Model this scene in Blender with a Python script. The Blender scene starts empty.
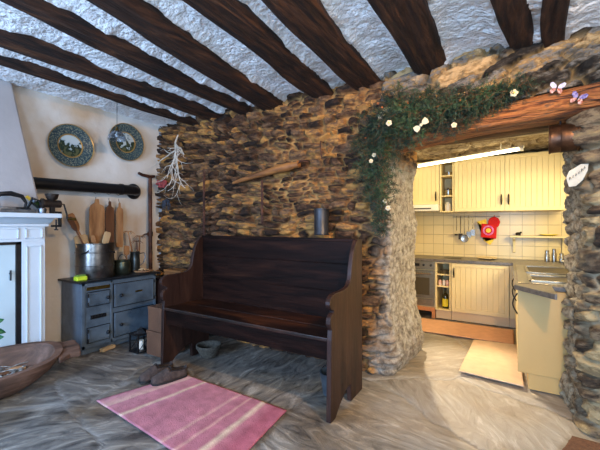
import bpy, bmesh, math, random
import numpy as np
from mathutils import Vector, Matrix
random.seed(7); rng = np.random.RandomState(11)
S = bpy.context.scene
COL = S.collection
PI = math.pi

# ------------------------------------------------------------------ camera, world, light, exposure
CH = 1.35; YAW = math.radians(31.25); FP = 346.0
cam = bpy.data.cameras.new('camera'); camo = bpy.data.objects.new('camera', cam); COL.objects.link(camo)
cam.sensor_width = 36; cam.lens = 36*FP/600; cam.clip_start = .02
camo.location = (0, 0, CH); camo.rotation_euler = (PI/2, 0, YAW)
S.camera = camo
w = bpy.data.worlds.new('world'); S.world = w; w.use_nodes = True
w.node_tree.nodes['Background'].inputs[0].default_value = (.55, .72, 1, 1)
w.node_tree.nodes['Background'].inputs[1].default_value = .22
S.view_settings.view_transform = 'Standard'; S.view_settings.look = 'None'
S.view_settings.gamma = 1; S.view_settings.use_curve_mapping = False
S.view_settings.exposure = .54

def area(name, loc, target, sx, sy, power, col):
    l = bpy.data.lights.new(name, 'AREA'); l.shape = 'RECTANGLE'; l.size = sx; l.size_y = sy
    l.energy = power; l.color = col
    o = bpy.data.objects.new(name, l); COL.objects.link(o); o.location = loc
    o.rotation_euler = (Vector(target)-Vector(loc)).to_track_quat('-Z', 'Y').to_euler()
    return o
def point(name, loc, power, col, r=.05):
    l = bpy.data.lights.new(name, 'POINT'); l.energy = power; l.color = col; l.shadow_soft_size = r
    o = bpy.data.objects.new(name, l); COL.objects.link(o); o.location = loc
    return o
COOL = (.50, .72, 1.0); WARM = (1.0, .62, .27)
def spot(name, loc, target, power, col, ang, r=.05, blend=1.0):
    l = bpy.data.lights.new(name, 'SPOT'); l.energy = power; l.color = col; l.spot_size = math.radians(ang); l.spot_blend = blend; l.shadow_soft_size = r
    o = bpy.data.objects.new(name, l); COL.objects.link(o); o.location = loc
    o.rotation_euler = (Vector(target)-Vector(loc)).to_track_quat('-Z', 'Y').to_euler()
area('daylight_rear_left', (-2.3, -1.86, 1.45), (-3.0, 2.0, 1.3), 1.3, 1.3, 150, (.40, .62, 1))
area('daylight_rear_right', (.5, -1.86, 1.45), (-.2, 3.0, 2.3), 1.3, 1.3, 105, (.47, .69, 1))
area('daylight_right', (2.06, .6, 1.5), (-1.5, 1.6, .8), 1.2, 1.2, 15, (.80, .88, 1))
spot('ceiling_spot_light', (.45, 1.15, 2.52), (-1.35, 2.9, 1.45), 190, (1, .62, .27), 118, .04)
point('room_lamp_light', (.3, .45, 2.4), 26, (1, .70, .38), .06)
area('kitchen_strip_light', (-.55, 5.05, 2.24), (-.5, 4.3, .2), 1.7, .05, 8, (1, .78, .38))
point('kitchen_lamp_light', (-1.75, 4.75, 2.15), 16, (1, .78, .42), .06)
spot('kitchen_doorway_spot', (-1.36, 5.15, 2.06), (.05, 2.75, 0), 270, (1, .84, .60), 56, .03, .7)
area('kitchen_window_light', (1.0, 4.35, 1.75), (-.6, 4.8, .2), .7, .7, 38, (1, .82, .46))

# ------------------------------------------------------------------ helpers
def pt(x, y, X=None, Y=None, Z=None):
    """the point of a vertical or level plane of the room seen at a reading of the photograph"""
    u = (x-300)/FP; v = (225-y)/FP
    r = (-math.sin(YAW)+u*math.cos(YAW), math.cos(YAW)+u*math.sin(YAW), v)
    if X is not None: t = X/r[0]
    elif Y is not None: t = Y/r[1]
    else: t = (Z-CH)/r[2]
    return Vector((t*r[0], t*r[1], CH+t*r[2]))
def lin(c):
    return tuple((x/12.92 if x <= .04045 else ((x+.055)/1.055)**2.4) for x in c)
def hexc(h):
    return lin(tuple(int(h[i:i+2], 16)/255 for i in (0, 2, 4)))

def mat(name, cols, scale=8, rough=.7, bump=.2, detail=6, stretch=(1, 1, 1), metal=0, spec=.5, coat=0,
        bscale=None, dist=.01, kind='NOISE', pos=None, distort=0.0, emit=None, alpha=None, trans=0):
    m = bpy.data.materials.new(name); m.use_nodes = True
    nt = m.node_tree; N = nt.nodes; L = nt.links
    b = N['Principled BSDF']
    b.inputs['Roughness'].default_value = rough; b.inputs['Metallic'].default_value = metal
    b.inputs['Specular IOR Level'].default_value = spec; b.inputs['Coat Weight'].default_value = coat
    b.inputs['Transmission Weight'].default_value = trans
    tc = N.new('ShaderNodeTexCoord'); mp = N.new('ShaderNodeMapping')
    mp.inputs['Scale'].default_value = stretch
    L.new(tc.outputs['Object'], mp.inputs[0])
    n = N.new('ShaderNodeTexNoise'); n.inputs['Scale'].default_value = scale; n.inputs['Detail'].default_value = detail
    n.inputs['Distortion'].default_value = distort; n.inputs['Roughness'].default_value = .6
    L.new(mp.outputs[0], n.inputs['Vector'])
    cr = N.new('ShaderNodeValToRGB'); L.new(n.outputs['Fac'], cr.inputs[0])
    cols = [hexc(c) if isinstance(c, str) else c for c in cols]
    k = len(cols)
    if pos is None: pos = [.5] if k == 1 else [.33+.34*i/(k-1) for i in range(k)]
    e = cr.color_ramp.elements
    while len(e) > 1: e.remove(e[-1])
    e[0].position = pos[0]; e[0].color = (*cols[0], 1)
    for p_, c in zip(pos[1:], cols[1:]):
        q = e.new(p_); q.color = (*c, 1)
    L.new(cr.outputs[0], b.inputs['Base Color'])
    if bump:
        n2 = N.new('ShaderNodeTexNoise'); n2.inputs['Scale'].default_value = bscale or scale*3; n2.inputs['Detail'].default_value = 8
        L.new(mp.outputs[0], n2.inputs['Vector'])
        bp = N.new('ShaderNodeBump'); bp.inputs['Strength'].default_value = min(1, bump); bp.inputs['Distance'].default_value = dist
        L.new(n2.outputs['Fac'], bp.inputs['Height']); L.new(bp.outputs[0], b.inputs['Normal'])
    if emit:
        b.inputs['Emission Color'].default_value = (*emit[0], 1); b.inputs['Emission Strength'].default_value = emit[1]
    m['ramp'] = cr.name
    return m

class MB:
    """collects shapes for ONE mesh"""
    def __init__(s): s.bm = bmesh.new()
    def _t(s, vs, M):
        for v in vs: v.co = M @ v.co
    def box(s, c, d, rz=0, rx=0, ry=0):
        r = bmesh.ops.create_cube(s.bm, size=1)['verts']
        M = Matrix.Translation(c) @ Matrix.Rotation(rz, 4, 'Z') @ Matrix.Rotation(ry, 4, 'Y') @ Matrix.Rotation(rx, 4, 'X') @ Matrix.Diagonal((*d, 1))
        s._t(r, M); return s
    def bx(s, x0, x1, y0, y1, z0, z1):
        return s.box(((x0+x1)/2, (y0+y1)/2, (z0+z1)/2), (abs(x1-x0), abs(y1-y0), abs(z1-z0)))
    def cyl(s, a, b, r0, r1=None, seg=16, caps=True):
        a = Vector(a); b = Vector(b); r1 = r0 if r1 is None else r1
        v = bmesh.ops.create_cone(s.bm, cap_ends=caps, segments=seg, radius1=r0, radius2=r1, depth=(b-a).length)['verts']
        M = Matrix.Translation((a+b)/2) @ (b-a).to_track_quat('Z', 'Y').to_matrix().to_4x4()
        s._t(v, M); return s
    def ball(s, c, r, seg=12, sc=(1, 1, 1)):
        v = bmesh.ops.create_uvsphere(s.bm, u_segments=seg, v_segments=max(6, seg//2), radius=r)['verts']
        s._t(v, Matrix.Translation(c) @ Matrix.Diagonal((*sc, 1))); return s
    def tube(s, pts, r, seg=8, caps=True):
        pts = [Vector(p) for p in pts]; n = len(pts)
        rs = r if isinstance(r, (list, tuple)) else [r]*n
        rings = []; up = Vector((0, 0, 1)); prev = None
        for i, p in enumerate(pts):
            t = (pts[min(i+1, n-1)]-pts[max(i-1, 0)]).normalized()
            if prev is None:
                a = t.cross(up);
                if a.length < .05: a = t.cross(Vector((1, 0, 0)))
                a.normalize()
            else:
                a = prev-t*prev.dot(t)
                a = a.normalized() if a.length > 1e-6 else t.orthogonal().normalized()
            prev = a; b = t.cross(a)
            rings.append([s.bm.verts.new(p+(a*math.cos(2*PI*k/seg)+b*math.sin(2*PI*k/seg))*rs[i]) for k in range(seg)])
        for i in range(n-1):
            for k in range(seg):
                s.bm.faces.new((rings[i][k], rings[i][(k+1) % seg], rings[i+1][(k+1) % seg], rings[i+1][k]))
        if caps:
            s.bm.faces.new(rings[0][::-1]); s.bm.faces.new(rings[-1])
        return s
    def lathe(s, prof, c=(0, 0, 0), seg=28, axis='Z', M=None):
        rings = []
        base = M if M is not None else (Matrix.Translation(c) @ {'Z': Matrix(), 'X': Matrix.Rotation(PI/2, 4, 'Y'), 'Y': Matrix.Rotation(-PI/2, 4, 'X')}[axis])
        for r, z in prof:
            r = max(r, .0004)
            rings.append([s.bm.verts.new(base @ Vector((r*math.cos(2*PI*k/seg), r*math.sin(2*PI*k/seg), z))) for k in range(seg)])
        for i in range(len(rings)-1):
            for k in range(seg):
                s.bm.faces.new((rings[i][k], rings[i][(k+1) % seg], rings[i+1][(k+1) % seg], rings[i+1][k]))
        return s
    def prism(s, poly, off, M=None):
        """poly: 3D points of a flat outline; off: extrusion vector"""
        off = Vector(off)
        a = [s.bm.verts.new(Vector(p)) for p in poly]; b = [s.bm.verts.new(Vector(p)+off) for p in poly]
        s.bm.faces.new(a[::-1]); s.bm.faces.new(b)
        n = len(a)
        for i in range(n): s.bm.faces.new((a[i], a[(i+1) % n], b[(i+1) % n], b[i]))
        return s
    def build(s, name, m, parent=None, smooth=False, bevel=0, angle=35, solid=0, subsurf=0):
        bmesh.ops.recalc_face_normals(s.bm, faces=s.bm.faces)
        me = bpy.data.meshes.new(name); s.bm.to_mesh(me); s.bm.free()
        o = bpy.data.objects.new(name, me); COL.objects.link(o)
        if m: me.materials.append(m)
        if parent: 
            o.parent = parent; o.matrix_parent_inverse = Matrix.Translation(-parent.location)
        if smooth:
            for p in me.polygons: p.use_smooth = True
            try:
                me.set_sharp_from_angle(angle=math.radians(angle))
            except Exception: pass
        if solid:
            q = o.modifiers.new('s', 'SOLIDIFY'); q.thickness = solid; q.offset = 0
        if bevel:
            q = o.modifiers.new('b', 'BEVEL'); q.width = bevel; q.segments = 2; q.limit_method = 'ANGLE'; q.angle_limit = math.radians(40)
        if subsurf:
            q = o.modifiers.new('u', 'SUBSURF'); q.levels = q.render_levels = subsurf
        return o
def tag(o, label, cat, group=None, kind=None):
    if label: o['label'] = label
    if cat: o['category'] = cat
    if group: o['group'] = group
    if kind: o['kind'] = kind
    return o
def thing(name, loc, label, cat, group=None):
    o = bpy.data.objects.new(name, None); COL.objects.link(o); o.location = loc; o.empty_display_size = .05
    bpy.context.view_layer.update()
    return tag(o, label, cat, group)
def struct(o): o['kind'] = 'structure'; return o
def grid_mesh(name, P, m, attrs=None, smooth=True, mask=None):
    """P: (n, k, 3) array of points"""
    n, k, _ = P.shape
    idx = np.arange(n*k).reshape(n, k)
    q = np.stack([idx[:-1, :-1], idx[1:, :-1], idx[1:, 1:], idx[:-1, 1:]], -1).reshape(-1, 4)
    if mask is not None: q = q[mask.reshape(-1)]
    me = bpy.data.meshes.new(name)
    me.from_pydata(P.reshape(-1, 3).tolist(), [], q.tolist())
    me.update()
    if attrs:
        for a, v in attrs.items():
            at = me.attributes.new(a, 'FLOAT', 'POINT'); at.data.foreach_set('value', v.reshape(-1).astype(np.float32))
    if smooth: me.polygons.foreach_set('use_smooth', [True]*len(me.polygons))
    if m: me.materials.append(m)
    o = bpy.data.objects.new(name, me); COL.objects.link(o)
    return o
def vnoise(x, y, seed=0):
    """smooth lattice noise -1..1"""
    r = np.random.RandomState(seed).rand(256, 256)*2-1
    xi = np.floor(x).astype(int); yi = np.floor(y).astype(int); fx = x-xi; fy = y-yi
    fx = fx*fx*(3-2*fx); fy = fy*fy*(3-2*fy)
    g = lambda a, b: r[a % 256, b % 256]
    return (g(xi, yi)*(1-fx)+g(xi+1, yi)*fx)*(1-fy)+(g(xi, yi+1)*(1-fx)+g(xi+1, yi+1)*fx)*fy
def fbm(x, y, seed=0, o=4):
    t = 0; a = 1; s = 0
    for i in range(o):
        t = t+a*vnoise(x*2**i, y*2**i, seed+i); s += a; a *= .5
    return t/s
def sstep(a, b, x):
    t = np.clip((x-a)/(b-a), 0, 1); return t*t*(3-2*t)

# ------------------------------------------------------------------ rubble stone field
def stones(s, z, seed, wmin=.06, wmax=.27, hmin=.03, hmax=.085, warp=1.3, es=.034):
    """height (m), per-stone random, mortar mask, for unwrapped wall coordinates"""
    r = np.random.RandomState(seed)
    sw = s+warp*(.035*vnoise(s*5, z*7, seed+50)+.012*vnoise(s*19, z*23, seed+51))
    zw = z+warp*(.045*vnoise(s*2.3, z*3, seed+52)+.012*vnoise(s*13, z*17, seed+53)+.02*vnoise(s*1.1, z*.5, seed+54))
    z0, z1, s0, s1 = z.min()-.2, z.max()+.2, s.min()-.4, s.max()+.4
    best = np.full(s.shape, 9., np.float32); sec = best.copy(); bid = np.zeros(s.shape); bdz = np.zeros(s.shape); bds = np.zeros(s.shape)
    zz = z0; i = 0
    while zz < z1:
        h = r.uniform(hmin, hmax); zc = zz+h/2; zz += h
        x = s0-r.uniform(0, .2)
        while x < s1:
            wd = r.uniform(wmin, wmax)*(.6+h/hmax*.6); xc = x+wd/2; x += wd
            if r.rand() < .12 : hh = h*r.uniform(1.1, 1.7)
            else: hh = h*r.uniform(.8, 1.05)
            cz = zc+r.uniform(-.2, .2)*h; rid = r.rand(); 
            sl = (np.abs(s[:, 0]-xc) < wd*.5+.16)
            zl = (np.abs(z[0, :]-cz) < hh*.5+.16)
            if not sl.any() or not zl.any(): continue
            a0, a1 = np.where(sl)[0][[0, -1]]; b0, b1 = np.where(zl)[0][[0, -1]]
            a1 += 1; b1 += 1
            ds = (sw[a0:a1, b0:b1]-xc); dz = (zw[a0:a1, b0:b1]-cz)-r.uniform(-.12, .12)*ds
            d = ((np.abs(ds)/(wd*.5))**3.2+(np.abs(dz)/(hh*.5))**3.2)**(1/3.2)
            d = 1+(d-1)*hh*.5/es
            B = best[a0:a1, b0:b1]; C = sec[a0:a1, b0:b1]
            m = d < B
            C[:] = np.where(m, B, np.minimum(C, d)); B[:] = np.where(m, d, B)
            bid[a0:a1, b0:b1] = np.where(m, rid, bid[a0:a1, b0:b1])
            bdz[a0:a1, b0:b1] = np.where(m, dz/(hh*.5), bdz[a0:a1, b0:b1])
            bds[a0:a1, b0:b1] = np.where(m, ds/(wd*.5), bds[a0:a1, b0:b1])
    edge = (sec-best)
    inside = 1-best
    e = np.minimum(edge*.5, inside+.25)
    body = sstep(.0, .45, e)
    rough = fbm(s*14, z*34, seed+60, 4)
    hgt = body*(.030+.055*((bid*7.3) % 1))+body*.012*((bid*13.7 % 1)-.5)*2*bds+body*.012*((bid*29.1 % 1)-.3)*2*bdz+.010*rough*(.4+body)
    hgt += .008*fbm(s*40, z*60, seed+70, 2)*body
    hgt += .03*vnoise(s*1.3, z*1.5, seed+80)
    mort = 1-sstep(.02, .22, e+.06*fbm(s*22, z*22, seed+90, 3))
    return hgt, bid, mort

def stone_mat(name, mortar, mortar2, stops, limes=('5f574d', '8a8277', 'aaa59b'), rough=.85):
    m = bpy.data.materials.new(name); m.use_nodes = True; nt = m.node_tree; N = nt.nodes; L = nt.links
    b = N['Principled BSDF']; b.inputs['Roughness'].default_value = rough; b.inputs['Specular IOR Level'].default_value = .35
    def attr(n): a = N.new('ShaderNodeAttribute'); a.attribute_name = n; return a.outputs['Fac']
    tc = N.new('ShaderNodeTexCoord'); mp = N.new('ShaderNodeMapping'); mp.inputs['Scale'].default_value = (1, 1, 2.6)
    L.new(tc.outputs['Object'], mp.inputs[0])
    n1 = N.new('ShaderNodeTexNoise'); n1.inputs['Scale'].default_value = 7; n1.inputs['Detail'].default_value = 9; n1.inputs['Roughness'].default_value = .7
    L.new(mp.outputs[0], n1.inputs['Vector'])
    add = N.new('ShaderNodeMath'); add.operation = 'MULTIPLY_ADD'; L.new(n1.outputs['Fac'], add.inputs[0]); add.inputs[1].default_value = 2.3
    ma = N.new('ShaderNodeMath'); ma.operation = 'MULTIPLY_ADD'; L.new(attr('stone'), ma.inputs[0]); ma.inputs[1].default_value = .8; ma.inputs[2].default_value = -1.06
    L.new(ma.outputs[0], add.inputs[2])
    cr = N.new('ShaderNodeValToRGB'); L.new(add.outputs[0], cr.inputs[0]); e = cr.color_ramp.elements
    while len(e) > 1: e.remove(e[-1])
    e[0].position = stops[0][0]; e[0].color = (*hexc(stops[0][1]), 1)
    for p_, c in stops[1:]: q = e.new(p_); q.color = (*hexc(c), 1)
    n2 = N.new('ShaderNodeTexNoise'); n2.inputs['Scale'].default_value = 5; n2.inputs['Detail'].default_value = 8
    L.new(tc.outputs['Object'], n2.inputs['Vector'])
    mc = N.new('ShaderNodeMix'); mc.data_type = 'RGBA'
    r2 = N.new('ShaderNodeMapRange'); r2.inputs[1].default_value = .38; r2.inputs[2].default_value = .62; L.new(n2.outputs['Fac'], r2.inputs[0])
    L.new(r2.outputs[0], mc.inputs['Factor']); mc.inputs['A'].default_value = (*hexc(mortar), 1); mc.inputs['B'].default_value = (*hexc(mortar2), 1)
    mx = N.new('ShaderNodeMix'); mx.data_type = 'RGBA'; L.new(attr('mortar'), mx.inputs['Factor'])
    L.new(cr.outputs[0], mx.inputs['A']); L.new(mc.outputs['Result'], mx.inputs['B'])
    # lime wash
    ml = N.new('ShaderNodeMix'); ml.data_type = 'RGBA'; L.new(attr('lime'), ml.inputs['Factor'])
    L.new(mx.outputs['Result'], ml.inputs['A'])
    lc = N.new('ShaderNodeValToRGB'); n4 = N.new('ShaderNodeTexNoise'); n4.inputs['Scale'].default_value = 16; n4.inputs['Detail'].default_value = 8; n4.inputs['Roughness'].default_value = .7
    L.new(tc.outputs['Object'], n4.inputs['Vector']); L.new(n4.outputs['Fac'], lc.inputs[0])
    e = lc.color_ramp.elements; e[0].position = .36; e[0].color = (*hexc(limes[0]), 1); e[1].position = .6; e[1].color = (*hexc(limes[2]), 1)
    q = e.new(.47); q.color = (*hexc(limes[1]), 1)
    L.new(lc.outputs[0], ml.inputs['B'])
    L.new(ml.outputs['Result'], b.inputs['Base Color'])
    n3 = N.new('ShaderNodeTexNoise'); n3.inputs['Scale'].default_value = 38; n3.inputs['Detail'].default_value = 8; n3.inputs['Roughness'].default_value = .65
    L.new(mp.outputs[0], n3.inputs['Vector'])
    bp = N.new('ShaderNodeBump'); bp.inputs['Strength'].default_value = .8; bp.inputs['Distance'].default_value = .012
    L.new(n3.outputs['Fac'], bp.inputs['Height']); L.new(bp.outputs[0], b.inputs['Normal'])
    return m
M_STONE = stone_mat('rubble_stone', 'b5874e', '77542f', [(.04, '1a110b'), (.26, '382416'), (.42, '523824'), (.58, '69503a'), (.72, '815a33'), (.9, 'ad7d42')])
M_STONE_R = stone_mat('jamb_stone', '8d7a5c', 'a3967e', [(.15, '251d17'), (.38, '4d3d2c'), (.55, '766650'), (.72, '85714f'), (.9, 'a8946e')], ('3c3024', '7d6c54', 'a89a80'))
M_STONE_T = stone_mat('flat_slate_stone', 'b59660', '8a7452', [(.08, '17130f'), (.26, '342b22'), (.42, '575046'), (.56, '77716a'), (.70, '85683f'), (.9, 'b8976a')])

ZC = 2.735       # plaster ceiling
def yfront(x):
    return 3.10-.20*sstep(-.9, .3, x)
# left part with the doorway jamb: unwrapped path
path = []
for x in np.arange(-4.2, -.99, .009): path.append((x, yfront(x), 0, -1))
cx, cy, rr = -.99, 3.16, .065
for a in np.linspace(-90, 2, 12)[1:]:
    a = math.radians(a); path.append((cx+rr*math.cos(a), cy+rr*math.sin(a), math.cos(a), math.sin(a)))
for y in np.arange(3.17, 3.96, .011): path.append((-.925+.05*(y-3.16)/.8, y, 1, 0))
path = np.array(path)
sl = np.concatenate([[0], np.cumsum(np.hypot(np.diff(path[:, 0]), np.diff(path[:, 1])))])-4.2
zs = np.arange(-.02, ZC+.01, .0095)
Sg, Zg = np.meshgrid(sl, zs, indexing='ij')
H, ID, MO = stones(Sg, Zg, 3)
JT = MO.copy()
MO = MO*np.clip(.38+.55*sstep(-3.3, -1.7, Sg)+.7*fbm(Sg*1.4, Zg*1.6, 8), 0, 1)
jam = sstep(-.96, -.8, Sg+.16)      # jamb is lime washed and smoother
bulge = .10*np.exp(-((Zg-.15)/.28)**2)*sstep(-1.6, -1.0, Sg)
lime = np.clip(sstep(-1.12, -.93, Sg+.10*fbm(Sg*7, Zg*5, 5))*(.55+.7*fbm(Sg*4, Zg*4, 9)+.35*sstep(1.7, 1.2, Zg)), 0, 1)
lime = np.maximum(lime, np.clip(jam*1.0+.25*fbm(Sg*6, Zg*6, 12), 0, 1)*sstep(-.98, -.90, Sg))
lime = lime*(1-sstep(1.85, 2.05, Zg))
H = H-.045*JT*(1-MO)
jf = sstep(-1.0, -.86, Sg)
H2 = H*(1-.6*lime)*(1-.65*jf)+.035*fbm(Sg*2.4, Zg*3, 61)*jf+.02*fbm(Sg*5, Zg*5, 21)*lime+bulge-.03
P = np.stack([path[:, 0][:, None]+path[:, 2][:, None]*H2, path[:, 1][:, None]+path[:, 3][:, None]*H2, Zg], -1)
struct(grid_mesh('wall_back', P, M_STONE, dict(stone=ID, mortar=MO, lime=lime)))
# over the doorway
xs = np.arange(-1.05, 2.2, .009); zo = np.arange(1.7, ZC+.10, .009)
Sg, Zg = np.meshgrid(xs, zo, indexing='ij')
H, ID, MO = stones(Sg, Zg, 14, .14, .46, .028, .072, 1.0, .016); Zg = Zg+.13*(Sg+.95)
H = H-.035*MO; MO *= .6
H2 = H*1.2-.01-.10*(1-sstep(-1.05, -.97, Sg))-.06*(1-sstep(0, .06, Zg-(2.10+.18*(Sg+.9)/1.4)))*0
P = np.stack([Sg, yfront(Sg)-H2, Zg], -1)
lz = 2.10+.18*(Sg+.9)/1.4
msk = ((Zg > lz) & (Zg < ZC+.02))[:-1, :-1]
struct(grid_mesh('wall_over_doorway', P, M_STONE_T, dict(stone=ID, mortar=MO, lime=np.clip(-.2+.7*fbm(Sg*3, Zg*5, 33), 0, .5)), mask=msk))
# right pier: jamb face then front face
path = []
for y in np.arange(3.37, 2.98, -.010):
    path.append((.34+.10*(3.45-min(y, 3.45))/.5, y, -1, 0))
cx, cy, rr = .51, 2.97, .07
for a in np.linspace(180, 270, 12)[1:]:
    a = math.radians(a); path.append((cx+rr*math.cos(a), cy+rr*math.sin(a), math.cos(a), math.sin(a)))
for x in np.arange(.52, 2.2, .014): path.append((x, 2.9, 0, -1))
path = np.array(path)
sl = np.concatenate([[0], np.cumsum(np.hypot(np.diff(path[:, 0]), np.diff(path[:, 1])))])
zs = np.arange(-.02, 2.2, .0095)
Sg, Zg = np.meshgrid(sl, zs, indexing='ij')
H, ID, MO = stones(Sg, Zg, 23, .12, .32, .06, .14)
fr = sstep(.40, .66, Sg)
lime = np.clip((1-sstep(.22, .46, Sg))*1.0+.45*fbm(Sg*9, Zg*7, 31), 0, 1)
H2 = (H*1.3)*(1-.65*lime)+.022*fbm(Sg*11, Zg*9, 25)+.012*fbm(Sg*30, Zg*30, 26)-.025+.02*np.exp(-((Zg)/.3)**2)
P = np.stack([path[:, 0][:, None]+path[:, 2][:, None]*H2, path[:, 1][:, None]+path[:, 3][:, None]*H2, Zg], -1)
struct(grid_mesh('wall_right_of_doorway', P, M_STONE_R, dict(stone=ID, mortar=MO, lime=lime)))
# wall cores (the thickness of the masonry)
M_LIMEROUGH = mat('rough_lime_render', ['6b604e', '9c917c', 'b6ab94'], 5, .9, .8, dist=.03)
b = MB(); b.bx(-4.2, -1.10, 3.24, 3.95, 0, ZC); struct(b.build('wall_back_core', M_LIMEROUGH))
b = MB(); b.bx(-1.02, 2.2, 3.3, 3.95, 2.24, ZC); b.bx(-.95, 2.2, 3.14, 3.32, 2.32, ZC); struct(b.build('wall_over_doorway_core', M_LIMEROUGH))
b = MB(); b.bx(.56, 2.2, 3.02, 3.40, 0, 2.34); struct(b.build('wall_right_of_doorway_core', M_LIMEROUGH))

# ------------------------------------------------------------------ floor
def floor_mat():
    m = bpy.data.materials.new('slate_floor'); m.use_nodes = True; nt = m.node_tree; N = nt.nodes; L = nt.links
    b = N['Principled BSDF']; b.inputs['Specular IOR Level'].default_value = .4
    tc = N.new('ShaderNodeTexCoord')
    at = N.new('ShaderNodeAttribute'); at.attribute_name = 'slab'
    # each slab has its own grain direction
    vr = N.new('ShaderNodeVectorRotate'); vr.rotation_type = 'Z_AXIS'
    L.new(tc.outputs['Object'], vr.inputs['Vector'])
    mm = N.new('ShaderNodeMath'); mm.operation = 'MULTIPLY'; mm.inputs[1].default_value = 1.5; L.new(at.outputs['Fac'], mm.inputs[0])
    L.new(mm.outputs[0], vr.inputs['Angle'])
    mp = N.new('ShaderNodeMapping'); mp.inputs['Scale'].default_value = (1.0, 3.0, 1); L.new(vr.outputs[0], mp.inputs[0])
    n = N.new('ShaderNodeTexNoise'); n.inputs['Scale'].default_value = 2.7; n.inputs['Detail'].default_value = 11; n.inputs['Roughness'].default_value = .70; n.inputs['Distortion'].default_value = 1.6
    L.new(mp.outputs[0], n.inputs['Vector'])
    cr = N.new('ShaderNodeValToRGB'); L.new(n.outputs['Fac'], cr.inputs[0]); e = cr.color_ramp.elements
    while len(e) > 1: e.remove(e[-1])
    st = [(.30, '2f2d2b'), (.40, '565350'), (.48, '716d67'), (.55, '7f7a72'), (.66, 'a8a39a')]
    e[0].position = st[0][0]; e[0].color = (*hexc(st[0][1]), 1)
    for p_, c in st[1:]: q = e.new(p_); q.color = (*hexc(c), 1)
    # ochre wear patches
    n2 = N.new('ShaderNodeTexNoise'); n2.inputs['Scale'].default_value = 1.6; n2.inputs['Detail'].default_value = 5; L.new(tc.outputs['Object'], n2.inputs['Vector'])
    r2 = N.new('ShaderNodeMapRange'); r2.inputs[1].default_value = .45; r2.inputs[2].default_value = .65; r2.inputs[4].default_value = .75; L.new(n2.outputs['Fac'], r2.inputs[0])
    mx = N.new('ShaderNodeMix'); mx.data_type = 'RGBA'; mx.blend_type = 'MULTIPLY'; L.new(r2.outputs[0], mx.inputs['Factor'])
    L.new(cr.outputs[0], mx.inputs['A']); mx.inputs['B'].default_value = (*hexc('d9b98e'), 1)
    # pale mineral seams between slabs
    a2 = N.new('ShaderNodeAttribute'); a2.attribute_name = 'seam'
    m3 = N.new('ShaderNodeMix'); m3.data_type = 'RGBA'; L.new(a2.outputs['Fac'], m3.inputs['Factor']); L.new(mx.outputs['Result'], m3.inputs['A']); m3.inputs['B'].default_value = (*hexc('a9a7a2'), 1)
    # kitchen light painted into the floor colour, paler and tan from the doorway on
    a4 = N.new('ShaderNodeAttribute'); a4.attribute_name = 'painted_light'
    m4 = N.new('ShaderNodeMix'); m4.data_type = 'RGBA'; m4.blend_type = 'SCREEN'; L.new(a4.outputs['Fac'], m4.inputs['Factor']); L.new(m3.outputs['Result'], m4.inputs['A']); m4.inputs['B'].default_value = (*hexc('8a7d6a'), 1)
    L.new(m4.outputs['Result'], b.inputs['Base Color'])
    rr_ = N.new('ShaderNodeMapRange'); rr_.inputs[3].default_value = .35; rr_.inputs[4].default_value = .75; L.new(n.outputs['Fac'], rr_.inputs[0]); L.new(rr_.outputs[0], b.inputs['Roughness'])
    bp = N.new('ShaderNodeBump'); bp.inputs['Strength'].default_value = .7; bp.inputs['Distance'].default_value = .02
    L.new(n.outputs['Fac'], bp.inputs['Height']); L.new(bp.outputs[0], b.inputs['Normal'])
    return m
fx = np.arange(-4.25, 2.25, .02); fy = np.arange(-2.0, 5.95, .02)
X, Y = np.meshgrid(fx, fy, indexing='ij')
r = np.random.RandomState(5); seeds = np.stack([r.uniform(-4.6, 2.6, 46), r.uniform(-2.2, 6.2, 46), r.rand(46)], -1)
wx = X+.16*fbm(X*2, Y*2, 71); wy = Y+.16*fbm(X*2, Y*2, 75)
D1 = np.full(X.shape, 9.); D2 = D1.copy(); SI = np.zeros(X.shape)
for a, b_, c in seeds:
    d = np.hypot(wx-a, (wy-b_)*1.15); m_ = d < D1
    D2 = np.where(m_, D1, np.minimum(D2, d)); D1 = np.where(m_, d, D1); SI = np.where(m_, c, SI)
ed = D2-D1
seam = (1-sstep(.0, .035, ed))*(.5+.5*vnoise(X*3, Y*3, 77))
Zf = -.012+.010*fbm(X*2.2, Y*2.2, 78)-.008*(1-sstep(0, .06, ed))+.004*fbm(X*9, Y*3, 79)
painted_light = sstep(-1.3, -.5, X+.25*fbm(X*1.5, Y*1.5, 80))*sstep(1.7, 2.6, Y+.3*fbm(X*2, Y*2, 81))  # where the light through the doorway is painted on the floor
struct(grid_mesh('floor', np.stack([X, Y, Zf], -1), floor_mat(), dict(slab=SI*2, seam=np.clip(seam, 0, 1), painted_light=painted_light)))

# ------------------------------------------------------------------ plaster walls, ceiling, windows
def wall_plaster():
    m = mat('stained_plaster', ['c9c1b4', 'd3cdc3', 'dad6cf'], 1.6, .9, .35, pos=[.3, .5, .65], bscale=20, dist=.008)
    nt = m.node_tree; N = nt.nodes; L = nt.links; b = N['Principled BSDF']; tc = [x for x in N if x.type == 'TEX_COORD'][0]
    n = N.new('ShaderNodeTexNoise'); n.inputs['Scale'].default_value = 1.3; n.inputs['Detail'].default_value = 4
    L.new(tc.outputs['Object'], n.inputs['Vector'])
    r_ = N.new('ShaderNodeMapRange'); r_.inputs[1].default_value = .52; r_.inputs[2].default_value = .72; r_.inputs[4].default_value = .65; L.new(n.outputs['Fac'], r_.inputs[0])
    mx = N.new('ShaderNodeMix'); mx.data_type = 'RGBA'; L.new(r_.outputs[0], mx.inputs['Factor'])
    old = b.inputs['Base Color'].links[0].from_socket
    L.new(old, mx.inputs['A']); mx.inputs['B'].default_value = (*hexc('b58a52'), 1); L.new(mx.outputs['Result'], b.inputs['Base Color'])
    return m
M_PLAS = wall_plaster()
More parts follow.
